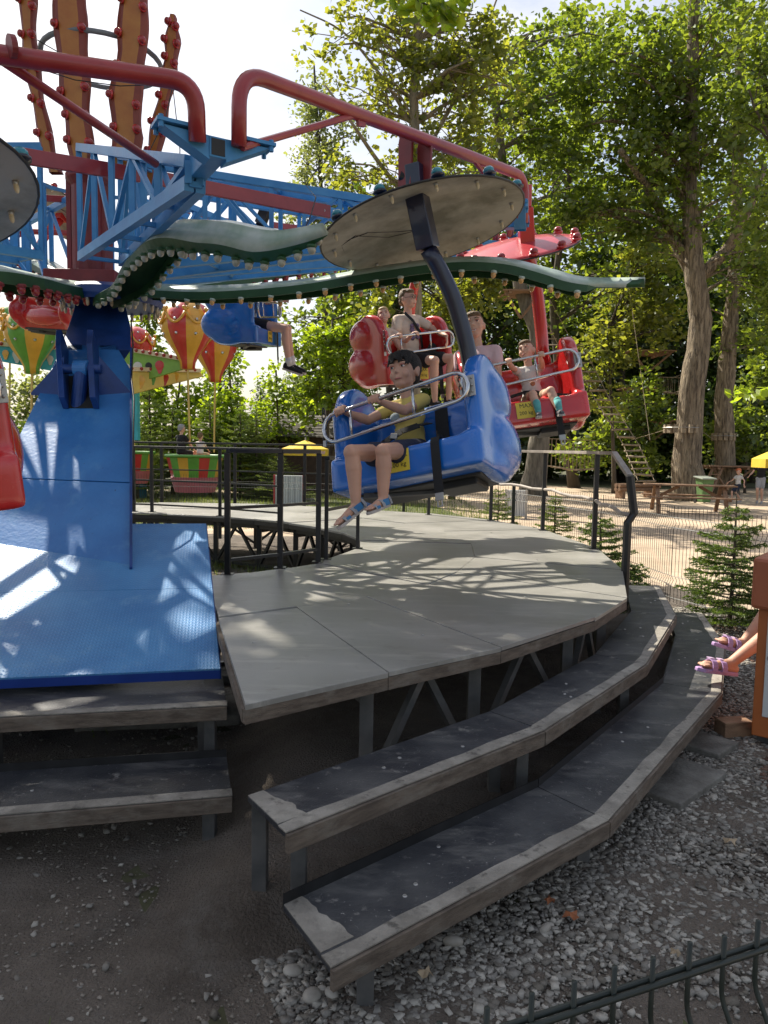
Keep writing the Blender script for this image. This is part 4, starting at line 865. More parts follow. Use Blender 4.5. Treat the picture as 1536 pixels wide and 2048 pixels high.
def person(M, label, s, hs, skin, x0=0.0, kneesL=None, feet=None, hands=None, look=0.0, nod=0.0, roll=0.0, lean=(0, 0), top=M_teeyel, pants=M_navycl, sleeve=.45, vox=.006, smile=0, hairm=M_hair, pantlen=.55, shl=None, grip=True, hairv=1.0, open_=0, chest=1.0, brow=None, fat=1.0, bare=False):
    """seated figure in gondola space; returns the root empty. s: body scale, hs: head scale"""
    g = bpy.data.objects.new('person', None); COL.objects.link(g); tag(g, label, 'person')
    org = Vector((x0, .03, .235)); g.matrix_basis = M @ Matrix.Translation(org)
    T = lambda p: Vector(p) - org
    pel = Vector((0, .06, .085 * s)); ch = pel + Vector((lean[0] * .6, -.0 + lean[1] * .6, .30 * s)); nk = pel + Vector((lean[0], lean[1], .50 * s)); hc = nk + Vector((lean[0] * .15, -.02 * hs, .075 * s + .105 * hs))
    sh = [nk + Vector((sx * .165 * s * chest, .005, -.055 * s)) for sx in (-1, 1)]
    b = MB(); b.ell(pel, (.155 * s, .115 * s, .10 * s)); b.ell(pel.lerp(ch, .5), (.125 * s, .095 * s, .16 * s)); b.ell(ch + Vector((0, 0, .04 * s)), (.150 * s * chest, .10 * s, .16 * s))
    b.cap(sh[0] * .8 + nk * .2, sh[1] * .8 + nk * .2, .048 * s); b.cap(nk - Vector((0, 0, .05 * s)), hc - Vector((0, -.01, .05 * hs)), .052 * s if s > .9 else .046 * s + .004, .045 * hs)
    R = Euler((nod, roll, look)).to_matrix(); head(b, hc, R, hs)
    wrists = []; elb = []
    for i, sx in enumerate((-1, 1)):
        if hands[i] is None: hp_ = None
        H = T(hands[i][0]); ax = Vector(hands[i][1]) if hands[i][1] else Vector((1, 0, .1))
        pole = hands[i][2] if len(hands[i]) > 2 else (sx * .5, .2, -1)
        fwd = (H - sh[i]).normalized()
        if hands[i][1]:
            up0 = Vector((0, 0, 1)); wr = hand_on_bar(b, H, ax * (1 if sx < 0 else -1), Vector((0, -1, -.1)), up0, hs * .92)
            hw = .5
        else:
            wr = H; hand_relaxed(b, H, Vector(hands[i][3]), Vector((sx * -.3, -.2, 1)), hs * .98)
        e, w = ik(sh[i], wr, .285 * s, .25 * s, pole)
        fs = fat * s; b.cap(sh[i], e, .045 * fs, .036 * fs); b.cap(e, e.lerp(w, .35), .036 * fs, .038 * fs); b.cap(e.lerp(w, .35), wr, .037 * fs, .0225 * fs); elb.append(e)
        b.ell(sh[i], .050 * s)
    kn = []; hipj = []
    for i, sx in enumerate((-1, 1)):
        hip = pel + Vector((sx * .085 * s, -.02, -.01)); K = T(kneesL[i]); A = T(feet[i][0]); kn.append(K); hipj.append(hip)
        fs = fat * s; b.cap(hip, K, .080 * fs, .054 * fs); b.ell(K, .055 * fs)
        b.cap(K, K.lerp(A, .30) + Vector((0, .014 * s, 0)), .049 * fs, .056 * fs); b.cap(K.lerp(A, .30) + Vector((0, .014 * s, 0)), A, .054 * fs, .033 * fs)
        F = T(feet[i][1]); dz = Vector((0, 0, -.035 * s)); d = (F - A).normalized()
        if not bare: b.cap(A, A + (dz + d * .03) * s, .030 * s, .024 * s); continue
        b.cap(A - d * .03 * s + dz, F - d * .03 * s + dz * .9, .030 * s, .026 * s); b.cap(A, A.lerp(F, .6) + dz * .8, .030 * s, .026 * s)
        sd2 = d.cross(Vector((0, 0, 1))).normalized()
        for j in range(5): b.cap(F - d * .035 * s + dz * .9 + sd2 * (j - 2) * .0155 * s, F + d * (.012 - .006 * abs(j - 1.3)) * s + dz + sd2 * (j - 2) * .017 * s, .011 * s, .009 * s, n=8)
    body = b.build('body', skin, g, world=False, bake=vox, sm=2)
    face(g, hc, R, hs, smile, brow or hairm, open_)
    # shirt
    b = MB(); b.ell(pel + Vector((0, 0, .05 * s)), (.160 * s, .125 * s, .10 * s)); b.ell(pel.lerp(ch, .5), (.148 * s, .118 * s, .18 * s)); b.ell(ch + Vector((0, 0, .04 * s)), (.168 * s * chest, .118 * s, .165 * s)); b.cap(sh[0] * .85 + nk * .15, sh[1] * .85 + nk * .15, .060 * s)
    b.cap(nk - Vector((0, 0, .06 * s)), nk - Vector((0, 0, .012 * s)), .064 * s, .058 * s)
    for i in range(2):
        e = sh[i].lerp(elb[i], sleeve); b.cap(sh[i], e, .062 * s, .060 * s); 
    for k in range(9):
        a = k * 1.9; b.cap(pel + Vector((.10 * s * math.cos(a), -.08 * s * abs(math.sin(a)) - .03, (.02 + .02 * k) * s)), pel + Vector((.13 * s * math.cos(a + .7), -.09 * s * abs(math.sin(a + .7)) - .02, (.05 + .022 * k) * s)), .014 * s, .010 * s, n=8)
    b.build('shirt', top, g, world=False, bake=vox * 1.25, sm=3)
    b = MB(); b.ell(pel + Vector((0, 0, -.005)), (.168 * s, .125 * s, .095 * s))
    for i in range(2): e = hipj[i].lerp(kn[i], pantlen); b.cap(hipj[i], e, .092 * s * fat, .080 * s * fat); b.cap(hipj[i] + Vector((0, 0, -.02)), e + Vector((0, 0, -.018)), .085 * s * fat, .076 * s * fat)
    b.build('shorts', pants, g, world=False, bake=vox * 1.25, sm=2)
    g['_'] = 0; del g['_']
    return g, dict(hc=hc, R=R, T=T, nk=nk, ch=ch, pel=pel, sh=sh, kn=kn, elb=elb, s=s)
def shoe(g, A, F, s, m, sole, kind='shoe'):
    A = Vector(A); F = Vector(F); d = (F - A).normalized(); side = d.cross(Vector((0, 0, 1))).normalized(); up = side.cross(d).normalized(); L = (F - A).length + .05 * s
    M3 = Matrix((side, d, up)).transposed(); h = A - d * .035 * s
    outline = [(.030, -.012), (.033, .05), (.034, .10), (.043, .16), (.042, .20), (.030, .235), (0, .248), (-.026, .235), (-.036, .20), (-.037, .16), (-.030, .10), (-.030, .05), (-.028, -.012), (-.015, -.028), (.015, -.028)]
    k = L / .235
    pts = [(x * s, y * k) for x, y in outline]
    zs = -.075 * s; b = MB(); vs = [h + M3 @ Vector((x, y, zs + zz)) for zz in (0, .024 * s) for x, y in pts]; n = len(pts)
    b.add(vs, [tuple(range(n))[::-1], tuple(range(n, 2 * n))] + [(i, (i + 1) % n, n + (i + 1) % n, n + i) for i in range(n)])
    o = b.build('sole', sole, g, world=False, bevel=.004 * s)
    P = lambda x, y, z: h + M3 @ Vector((x * s, y * k, z * s))
    if kind == 'shoe':
        b = MB(); b.cap(P(0, .0, -.03), P(0, .12, -.034), .036 * s, .033 * s); b.cap(P(0, .12, -.036), P(0, .20, -.042), .036 * s, .032 * s); b.cap(P(0, 0, -.02), P(0, .02, .012), .036 * s, .034 * s); u = b.build('upper', m, g, world=False, bake=.007 * s, sm=2)
        b = MB(); [b.tube([P(-.022, .07 + .025 * i, .002 - .006 * i), P(0, .075 + .025 * i, .006 - .006 * i), P(.022, .07 + .025 * i, .002 - .006 * i)], .0035 * s, 5) for i in range(4)]; b.build('laces', M_sole, g, world=False)
    else:
        for y, z0, mm, w in ((.185, -.012, M_sgrey, .020), (.095, .008, M_sgrey, .022), (.0, .03, M_sgrey, .016)):
            b = MB(); arc = [P(.040 * math.cos(t) * (1.0 if y > .05 else .98), y + .01 * math.cos(t), -.055 + (z0 + .055) * max(0, math.sin(t)) ** .7) for t in [PI * i / 10 for i in range(11)]]
            for i in range(10): b.bar(arc[i], arc[i + 1], w * 1.6 * s, .006 * s, up=M3 @ Vector((0, 0, 1)) if 2 < i < 7 else side)
            b.build('strap', mm, g, world=False)
        b = MB()
        for sx in (-1, 1): b.box(P(.037 * sx, .045, -.028), (.006 * s, .085 * s, .055 * s), M3); b.box(P(.040 * sx, .155, -.042), (.006 * s, .05 * s, .025 * s), M3)
        b.box(P(0, -.026, -.015), (.05 * s, .006 * s, .07 * s), M3); b.build('side_panel', m, g, world=False, bevel=.002)
    return o
def fv(v): return tuple(v)
bar0 = lambda t: Vector((-.42 + .80 * t, -.315 + .02 * t, (.515 + .065 * t)))
bax = (bar0(1) - bar0(0)).normalized()
# the boy in front
Hp = POS[0]
i0 = POS[0].inverted()
kL, kR = i0 @ at(703, 905, 4.24), i0 @ at(766, 903, 4.26); aL, aR = i0 @ at(712, 1008, 4.22), i0 @ at(766, 998, 4.24); tL, tR = i0 @ at(672, 1040, 4.10), i0 @ at(736, 1010, 4.10)
boy, D = person(POS[0], 'boy in a yellow T-shirt gripping the bar of the front blue gondola', .71, 1.17, M_skin, x0=-.10, kneesL=[kL, kR], feet=[(aL, tL), (aR, tR)],
    hands=[(bar0(.045), bax), (bar0(.345), bax)], look=-.05, nod=.10, roll=.05, lean=(.02, -.04), vox=.0052, top=M_teeyel, pants=M_navycl, pantlen=.60, hairm=M_hair, fat=1.22, bare=True)
hair_short(boy, D['hc'], D['R'], 1.17, M_hair, 1.12, bake=.0042, locks=17)
shoe(boy, D['T'](aL), D['T'](tL), .72, M_sblue, M_sole, 'sandal'); shoe(boy, D['T'](aR), D['T'](tR), .72, M_sblue, M_sole, 'sandal')
b = MB(); P = [(-.17, -.10, .035), (-.12, -.125, .085), (-.05, -.135, .11), (.03, -.13, .14), (.12, -.06, .18), (.15, .05, .22)]
for i in range(5): b.bar(P[i], P[i + 1], .05, .006, up=Vector((0, -1, .4)))
o = b.build('lap_belt', M_belt, boy, world=False); b = MB(); b.box((-.02, -.142, .115), (.05, .014, .035), Matrix.Rotation(.3, 3, 'Y')); b.build('belt_buckle', M_zinc, o, world=False, bevel=.003)
b = MB(); b.ell((-.03, -.088, .26), (.035, .012, .03)); b.ell((.0, -.086, .235), (.03, .01, .016)); b.build('shirt_print', mat('grey_print', (.32, .38, .40), .9), boy, world=False, smooth=True)
# woman and small boy in the right red gondola
M1 = POS[1]
wm, D = person(M1, 'smiling woman in a pink T-shirt sitting in the right red gondola', 1.0, 1.12, M_skin2, x0=-.29, kneesL=[(-.42, -.42, .27), (-.27, -.42, .27)], feet=[((-.42, -.40, -.14), (-.42, -.56, -.17)), ((-.27, -.40, -.14), (-.27, -.56, -.17))],
    hands=[((-.44, -.16, .30), None, (-1, .2, -1), (0, -1, -.3)), ((-.24, -.20, .32), None, (1, .2, -1), (0, -1, -.3))], look=-.15, lean=(-.01, -.02), vox=.009, top=M_teepink, pants=M_beige, smile=1, open_=.3, hairm=M_hairb, chest=.95)
h = hair_short(wm, D['hc'], D['R'], 1.12, M_hairb, 1.0, low=.008); b = MB(); b.ell(D['hc'] + Vector((0, .115, .02)), (.035, .035, .04)); b.cap(D['hc'] + Vector((0, .12, .0)), D['hc'] + Vector((0, .13, -.16)), .025, .012); b.build('ponytail', M_hairb, wm, world=False, smooth=True)
b = MB(); 
for i in range(5): b.tube([D['ch'] + Vector((-.085 + .036 * i, -.125, .035)), D['ch'] + Vector((-.075 + .036 * i, -.128, .065)), D['ch'] + Vector((-.065 + .036 * i, -.126, .04))], .006, 5)
b.build('shirt_lettering', M_rprint, wm, world=False)
sb, D = person(M1, 'small boy in a white T-shirt holding the right red gondola bar', .60, .86, M_skin2, x0=.12, kneesL=[(.06, -.27, .25), (.21, -.27, .26)], feet=[((.07, -.345, .075), (.05, -.44, .06)), ((.24, -.345, .07), (.24, -.44, .05))],
    hands=[(bar0(.40), bax), (bar0(.74), bax)], look=-.55, nod=-.05, lean=(.0, -.03), vox=.0075, top=M_teewhite, pants=M_beige, hairm=M_hairb, smile=1, fat=1.15)
hair_short(sb, D['hc'], D['R'], .86, M_hairb, .99)
for A, F in (((.07, -.345, .075), (.05, -.44, .06)), ((.24, -.345, .07), (.24, -.44, .05))):
    shoe(sb, D['T'](A), D['T'](F), .68, mat('grey_shoe', (.08, .08, .09), .7), M_sole); b = MB(); b.cap(D['T'](A) + Vector((0, .0, .01)), D['T'](A) + Vector((0, .015, .085)), .026, .032); b.build('sock', M_teals, sb, world=False, smooth=True)
b = MB(); b.ell((-.01, -.098, .16), (.022, .01, .022)); b.build('shirt_print', mat('brown_print', (.35, .15, .08), .9), sb, world=False, smooth=True)
b = MB(); P = [(-.20, .02, .10), (-.10, -.10, .09), (.0, -.125, .075), (.10, -.10, .04), (.22, -.12, .02), (.30, -.20, -.02)]
for i in range(5): b.bar(P[i], P[i + 1], .045, .006, up=Vector((0, -1, .6)))
b.build('lap_belt', M_belt, sb, world=False)
# man and child in the second red gondola
M2 = POS[2]
mn, D = person(M2, 'man with glasses in a cream T-shirt in the rear red gondola', .96, 1.02, M_skin2, x0=.10, kneesL=[(.02, -.46, .24), (.30, -.44, .26)], feet=[((.04, -.40, -.20), (.06, -.56, -.23)), ((.28, -.36, -.19), (.28, -.52, -.22))],
    hands=[((-.16, -.16, .34), None, (-1, .2, -1), (0, -1, -.3)), ((.36, -.30, .52), None, (1, .3, -.3), (-.3, -.4, -.9))], look=.30, lean=(.03, .0), vox=.009, top=M_teecream, pants=M_blackcl, hairm=M_hairb, pantlen=.72)
hair_short(mn, D['hc'], D['R'], 1.02, M_hairb, .97)
gl = MB(); hc, R = D['hc'], D['R']
for x in (-1, 1):
    gl.tube([hc + R @ Vector((.033 * x + .023 * math.cos(a), -.098, .012 + .016 * math.sin(a))) for a in [k * 2 * PI / 12 for k in range(12)]], .0028, 5, closed=True); gl.tube([hc + R @ Vector((.055 * x, -.096, .015)), hc + R @ Vector((.080 * x, .0, .012))], .002, 5)
gl.build('glasses', M_ink, mn, world=False)
b = MB(); P = [D['nk'] + Vector((-.12, -.09, .02)), D['ch'] + Vector((-.03, -.135, .12)), D['ch'] + Vector((.08, -.13, -.02)), D['pel'] + Vector((.18, -.05, .1))]
for i in range(3): b.bar(P[i], P[i + 1], .035, .006, up=Vector((0, -1, .2)))
b.build('bag_strap', M_belt, mn, world=False)
b = MB(); [b.ell(D['ch'] + Vector((.0 + .05 * math.cos(i * 2.1), -.112 - .004 * (i % 2), -.01 + .075 * math.sin(i * 1.3))), (.032, .012, .026), n=10, m=6) for i in range(9)]; b.build('shirt_print', M_pprint, mn, world=False, smooth=True)
b = MB(); b.cap((.18, -.12, .10), (.22, -.12, .18), .06, .05); b.build('waist_bag', M_blackcl, mn, world=False, smooth=True)
for A, F in (((.04, -.40, -.20), (.06, -.56, -.23)), ((.28, -.36, -.19), (.28, -.52, -.22))): shoe(mn, D['T'](A), D['T'](F), 1.0, M_blackcl, M_sole)
cd, D = person(M2, 'small blond child leaning beside the man in the rear red gondola', .70, .84, M_skin2, x0=-.27, kneesL=[(-.34, -.26, .24), (-.22, -.27, .25)], feet=[((-.27, -.36, .06), (-.24, -.44, .03)), ((-.14, -.36, .05), (-.10, -.45, .02))],
    hands=[(bar0(.12), bax), (bar0(.42), bax)], look=-.6, nod=-.15, lean=(.0, -.05), vox=.008, top=M_teecream, pants=M_beige, hairm=mat('hair_blond', (.38, .25, .12), .6), smile=1, open_=.6)
hair_short(cd, D['hc'], D['R'], .80, MATS['hair_blond'], .98)
for A, F in (((-.27, -.36, .06), (-.24, -.44, .03)), ((-.14, -.36, .05), (-.10, -.45, .02))): shoe(cd, D['T'](A), D['T'](F), .62, M_blackcl, M_sole)
# rider of the far blue gondola
M3_ = POS[3]
rd, D = person(M3_, 'rider in black sneakers whose long legs hang from the far blue gondola', 1.0, 1.0, M_skin2, x0=.15, kneesL=[(.05, -.48, .22), (.22, -.46, .24)], feet=[((.06, -.52, -.24), (.06, -.70, -.30)), ((.22, -.52, -.22), (.22, -.70, -.28))],
    hands=[((.0, -.34, .62), None, (-1, .2, -1), (0, -1, -.3)), ((.30, -.34, .64), None, (1, .2, -1), (0, -1, -.3))], vox=.010, top=M_teewhite, pants=M_blackcl, pantlen=.5)
hair_short(rd, D['hc'], D['R'], 1.0, M_hairb, 1.0)
for A, F in (((.06, -.52, -.24), (.06, -.70, -.30)), ((.22, -.52, -.22), (.22, -.70, -.28))):
    shoe(rd, D['T'](A), D['T'](F), 1.1, M_blackcl, M_sole); b = MB(); b.cap(D['T'](A), D['T'](A) + Vector((0, .01, .08)), .040, .043); b.build('sock', M_teewhite, rd, world=False, smooth=True)
# ------------------------------------------------------------------ railings round the deck
def railing(label, feet, ztop, mids, th=.04, m=M_black, railm=None, group='black steel railings on the deck', last=None):
    F = [at(x, y, z=ZD) if not isinstance(x, float) else Vector((x, y, ZD)) for x, y in feet]
    g = empty('railing', F[0], label, 'railing', group)
    T_ = []
    for i, p in enumerate(F):
        zt = ztop if not (last and i == len(F) - 1) else last
        b = MB(); b.bar(p - Vector((0, 0, .30)), Vector((p.x, p.y, zt)), th, th, up=Vector((0, 1, 0))); b.build('post', m, g, bevel=.003); T_.append(Vector((p.x, p.y, zt)))
        b = MB(); b.box(p + Vector((0, 0, .004)), (.09, .09, .006)); b.build('base_plate', m, g)
    for i in range(len(F) - 1):
        b = MB(); b.bar(T_[i] + Vector((0, 0, .015)), T_[i + 1] + Vector((0, 0, .015)), .045, .03); b.build('top_rail', railm or m, g, bevel=.003)
        for k in mids:
            a, c = F[i].lerp(T_[i], k), F[i + 1].lerp(T_[i + 1], k); b = MB(); b.bar(a, c, .028, .022); b.build('mid_rail', m, g)
    return g
railing('black railing on the near inner deck edge, right of the blue boom', [(455, 1149), (560, 1136), (636, 1124)], 1.55, (.12, .55))
railing('short black railing section at the inner deck edge behind the gondola', [(652, 1119), (715, 1097)], 1.50, (.5,), th=.032)
railing('black railing along the inner edge of the rear deck', [(-5.2, 9.4), (268, 1023), (304, 1024), (440, 1032), (560, 1043)], 1.55, (.12, .5), th=.04)
railing('black railing along the outer edge of the rear deck', [(180, 992), (324, 995), (470, 999), (609, 1005), (740, 1013)], 1.62, (.52,), th=.05)
M_rl = mat('rail_worn', (.20, .175, .15), .6, col2=(.34, .30, .26), vs=8)
rr_ = railing('worn black railing along the outer deck edge at right', [(857, 1030), (981, 1041), (1085, 1060), (1187, 1098)], 1.58, (), th=.042, railm=M_rl)
p, q = at(1187, 1098, z=ZD), at(1251, 1142, z=ZD); e_ = Vector((q.x, q.y, 1.42)); kx = Vector((q.x + .0, q.y, 1.15))
k2 = Vector((p.x, p.y, 1.595)).lerp(Vector((q.x, q.y, 1.595)), .55)
b = MB(); b.bar(Vector((p.x, p.y, 1.595)), k2, .045, .03); b.build('top_rail', M_rl, rr_); b = MB(); b.bar(k2, e_ + Vector((0, 0, .0)), .045, .03); b.build('top_rail', M_rl, rr_)
b = MB(); b.tube([q - Vector((0, 0, .3)), q + Vector((.0, 0, .38)), q + Vector((.045, 0, .45)), e_], .034, 8); b.build('bent_post', M_black, rr_)
F_ = [at(x, y, z=ZD) for x, y in [(857, 1030), (981, 1041), (1085, 1060), (1187, 1098)]] + [q]; pts = []
for i, f in enumerate(F_): pts.append(Vector((f.x, f.y, 1.20 - .02 * i)))
pp = []
for i in range(len(pts) - 1):
    for k in range(5): v = pts[i].lerp(pts[i + 1], k / 5); pp.append(v + Vector((0, 0, .012 * math.sin(i * 3 + k * 2))))
b = MB(); b.tube(pp + [pts[-1]], .017, 8); b.build('mid_rail', M_rl, rr_, smooth=True)

# ------------------------------------------------------------------ wire fences
def wfence(name, label, P, H=1.05, spc=.05, cat='fence'):
    g = empty(name, (P[0][0], P[0][1], 0), label, cat)
    for i in range(len(P) - 1):
        a, c = Vector((*P[i], 0)), Vector((*P[i + 1], 0)); d = (c - a); L = d.length; d.normalize(); n = Vector((d.y, -d.x, 0)); b = MB()
        k = int(L / spc)
        for j in range(k + 1):
            o = a + d * (j * spc)
            b.tube([o + Vector((0, 0, z)) + n * y for z, y in ((.03, 0), (.20, 0), (.26, .03), (.32, 0), (.80, 0), (.87, .03), (.94, 0), (H, 0))], .0027, 3, cap=False)
        for z in (.08, .22, .31, .82, .93): b.tube([a + Vector((0, 0, z)), c + Vector((0, 0, z))], .0033, 4, cap=False)
        o = b.build('wire_mesh', M_wire, g); o['kind'] = 'stuff'
    for p in P:
        if p[1] < 9.9 and p[1] > 5: continue
        b = MB(); b.bar((p[0], p[1], 0), (p[0], p[1], H + .05), .05, .05, up=Vector((0, 1, 0))); q = b.build('post', M_wire, g, bevel=.003)
        b = MB(); b.box((p[0], p[1], H + .055), (.056, .056, .012)); b.build('cap', M_ink, q)
wfence('wire_fence', 'dark green welded wire fence curving behind the deck beside the sandy path', [(4.9, 4.1), (3.62, 6.25), (3.05, 7.75), (2.85, 9.6), (2.05, 11.7), (.35, 13.2), (-2.0, 13.9), (-4.4, 14.0), (-6.8, 13.6), (-9.0, 12.6)])
# near fence panel, bottom right corner: every wire its own part
nf = empty('wire_fence', (0.5, .84, 0), 'near green wire fence panel with bent wires in the bottom right corner', 'fence')
a = at(974, 2019, z=1.05); c = at(1516, 1850, z=1.05); d = (c - a); d.z = 0; st = d.length / 7; d.normalize(); n = Vector((d.y, -d.x, 0))
for j in range(-5, 14):
    o = a + d * (j * st); o.z = 0; b = MB(); b.tube(fillet([o + Vector((0, 0, z)) + n * y for z, y in ((1.052 + .004 * math.sin(j * 3), 0), (.975, 0), (.925, .033), (.875, 0), (.40, 0), (.03, 0))], .012, 3), .0031, 8); b.build('wire', M_wire, nf, smooth=True)
for z, y in ((1.022, -.004), (1.022, .006), (.868, .006), (.868, -.006), (.40, .005), (.08, .005)):
    b = MB(); b.tube([a + d * (-5.5 * st) + n * y - Vector((0, 0, 1.05 - z)), a + d * (13.5 * st) + n * y - Vector((0, 0, 1.05 - z))], .0034, 8); b.build('rail_wire', M_wire, nf, smooth=True)

# ------------------------------------------------------------------ operator cabinet at the right
cabx = at(1501, 1487, z=0.0); ang = math.radians(-38)
cab = bpy.data.objects.new('control_cabinet', None); COL.objects.link(cab); cab.location = (cabx.x, cabx.y, 0.05); cab.rotation_euler = (0, 0, ang)
tag(cab, 'orange control cabinet with a pale door and a small round lock', 'cabinet')
b = MB(); b.box((.35, .22, .36), (.70, .44, .72)); b.build('body', M_cabo, cab, world=False, bevel=.006)
b = MB(); b.box((.36, -.006, .40), (.62, .014, .56)); dr = b.build('door', M_white, cab, world=False, bevel=.003)
b = MB(); b.lathe((.075, -.014, .45), [(.0, .004), (.016, .003), (.018, 0)], 16, M=Matrix.Rotation(PI / 2, 3, 'X')); b.build('lock', M_zinc, dr, world=False); b = MB(); b.lathe((.075, -.018, .45), [(0, .002), (.009, .002), (.010, 0)], 12, M=Matrix.Rotation(PI / 2, 3, 'X')); b.build('keyhole', M_ink, dr, world=False)
b = MB(); b.prism([(-.03, -.07), (.74, -.07), (.74, .48), (-.03, .48)], .72, 1.0, zf=lambda p: -.05 * (p[0])); b.build('head_box', M_cabt, cab, world=False, bevel=.02)
b = MB(); b.lathe((.10, -.003, .07), [(0, .002), (.008, .002), (.008, 0)], 10, M=Matrix.Rotation(PI / 2, 3, 'X')); b.build('screw', M_ink, cab, world=False)
for x in (.05, .62):
    b = MB(); b.box((x, .2, -.03), (.06, .3, .06)); b.build('foot', M_steel, cab, world=False)
p = at(1470, 1462, z=.03); b = MB(); b.box((p.x, p.y + .02, .045), (.18, .10, .09), Matrix.Rotation(.2, 3, 'Z')); tag(b.build('timber_block', M_timber, bevel=.004), 'short sawn timber block on the soil left of the orange cabinet', 'block')
for i, (px, py, w, h_, lb) in enumerate([(1340, 1560, .50, .30, 'flat concrete slab under the right end of the lowest step'), (1410, 1490, .26, .22, 'second concrete slab by the right step leg near the cabinet')]):
    p = at(px, py, z=.02); b = MB(); b.box((p.x + .02, p.y, .015), (w, h_, .045), Matrix.Rotation(.75, 3, 'Z')); tag(b.build('concrete_slab', M_conc, bevel=.008), lb, 'slab')
# person with lavender sandals sitting behind the cabinet, feet on the lowest step
st_ = empty('stool', (2.95, 4.62, 0), 'plain wooden stool behind the orange cabinet', 'stool')
b = MB(); b.box((2.95, 4.62, .45), (.36, .36, .03)); b.build('seat', M_timber, st_, bevel=.005)
for x in (-1, 1):
    for y in (-1, 1): b = MB(); b.bar((2.95 + .14 * x, 4.62 + .14 * y, 0), (2.95 + .14 * x, 4.62 + .14 * y, .435), .035, .035); b.build('leg', M_timber, st_)
Ms = Matrix.Translation((2.95, 4.62, .235)) @ Matrix.Rotation(math.radians(-97), 4, 'Z'); iM = Ms.inverted()
A1, T1_, A2, T2_ = at(1462, 1326, 4.42), at(1404, 1318, 4.36), at(1488, 1285, 4.72), at(1438, 1270, 4.66)
dn_ = Vector((0, 0, .055))
k1, k2_ = iM @ Vector((2.50, 4.50, .60)), iM @ Vector((2.52, 4.75, .60))
a1, t1, a2, t2 = iM @ A1, iM @ T1_, iM @ A2, iM @ T2_
sp_, D = person(Ms, 'seated person whose feet in lavender sandals rest on the lowest step', .95, .98, M_skin, x0=0, kneesL=[k1, k2_], feet=[(a1, t1), (a2, t2)],
    hands=[((-.16, -.30, .42), None, (-1, .2, -1), (0, -1, -.3)), ((.16, -.30, .42), None, (1, .2, -1), (0, -1, -.3))], vox=.0075, top=M_teepink, pants=M_beige, bare=True)
hair_short(sp_, D['hc'], D['R'], .98, M_hairb)
for A, F in ((a1, t1), (a2, t2)):
    A, F = D['T'](A), D['T'](F); d = (F - A).normalized(); side = d.cross(Vector((0, 0, 1))).normalized(); up = side.cross(d); shoe(sp_, A, F, .86, M_lav, M_lav, 'none_') if False else None
    M3 = Matrix((side, d, up)).transposed(); L = (F - A).length + .05; P = lambda x, y, z: A - d * .04 + M3 @ Vector((x, y * L / .24, z))
    outl = [(.033, .05), (.036, .10), (.043, .16), (.040, .21), (.02, .25), (-.01, .255), (-.036, .22), (-.040, .16), (-.034, .10), (-.033, .02), (-.02, -.015), (.02, -.015), (.033, .02)]
    b = MB(); n_ = len(outl); vs = [P(x, y, z) for z in (-.075, -.050) for x, y in outl]; b.add(vs, [tuple(range(n_))[::-1], tuple(range(n_, 2 * n_))] + [(i, (i + 1) % n_, n_ + (i + 1) % n_, n_ + i) for i in range(n_)]); b.build('sole', M_lav, sp_, world=False, bevel=.006)
    for y in (.10, .165):
        b = MB(); arc = [P(.043 * math.cos(t), y, -.055 + .062 * max(0, math.sin(t)) ** .8) for t in [PI * i / 10 for i in range(11)]]
        for i in range(10): b.bar(arc[i], arc[i + 1], .036, .006, up=up if 2 < i < 7 else side)
        s_ = b.build('strap', M_lav, sp_, world=False)
        b = MB(); b.box(P(.012, y, .012), (.034, .036, .006), M3); b.build('buckle', mat('lav_pale', (.55, .42, .60), .4), s_, world=False)
# ------------------------------------------------------------------ things beyond the fence
def place(name, loc, rz, label, cat, group=None):
    g = bpy.data.objects.new(name, None); COL.objects.link(g); g.location = loc; g.rotation_euler = (0, 0, rz); return tag(g, label, cat, group)
# picnic table
c = (at(1320, 1022, z=0) + at(1462, 1031, z=0)) / 2
t = place('picnic_table', (c.x - .1, c.y + .2, 0), -.22, 'brown picnic table with attached benches at the foot of the thick oak', 'picnic table')
for i in range(5): b = MB(); b.box((0, -.30 + .15 * i, .75), (2.3, .135, .035)); b.build('plank', M_timber, t, world=False, bevel=.004)
for sy in (-1, 1):
    for i in range(2): b = MB(); b.box((0, sy * (.66 + .13 * i), .44), (2.3, .12, .035)); b.build('bench_plank', M_timber, t, world=False, bevel=.004)
for x in (-.85, .85):
    for sy in (-1, 1): b = MB(); b.bar((x, sy * .22, .73), (x, sy * .72, 0), .045, .10, up=Vector((1, 0, 0))); b.build('leg', M_timber, t, world=False)
    b = MB(); b.bar((x + .05, -.80, .41), (x + .05, .80, .41), .045, .09); b.build('bearer', M_timber, t, world=False); b = MB(); b.bar((x + .05, -.36, .71), (x + .05, .36, .71), .045, .09); b.build('bearer', M_timber, t, world=False)
    b = MB(); b.bar((x * .92, 0, .42), (x * .3, 0, .72), .04, .08); b.build('brace', M_timber, t, world=False)
p = at(1300, 1000, z=0); t = place('log_bench', (p.x - .2, p.y + 1, 0), .5, 'low log bench left of the picnic table', 'bench')
for i in range(4): b = MB(); b.tube([(-.9, -.12 + .16 * (i % 2), .32 + .14 * (i // 2)), (.9, -.12 + .16 * (i % 2), .30 + .14 * (i // 2))], .07, 10); b.build('log', M_timber, t, world=False)
for x in (-.7, .7): b = MB(); b.box((x, 0, .13), (.14, .34, .26)); b.build('leg', M_timber, t, world=False)
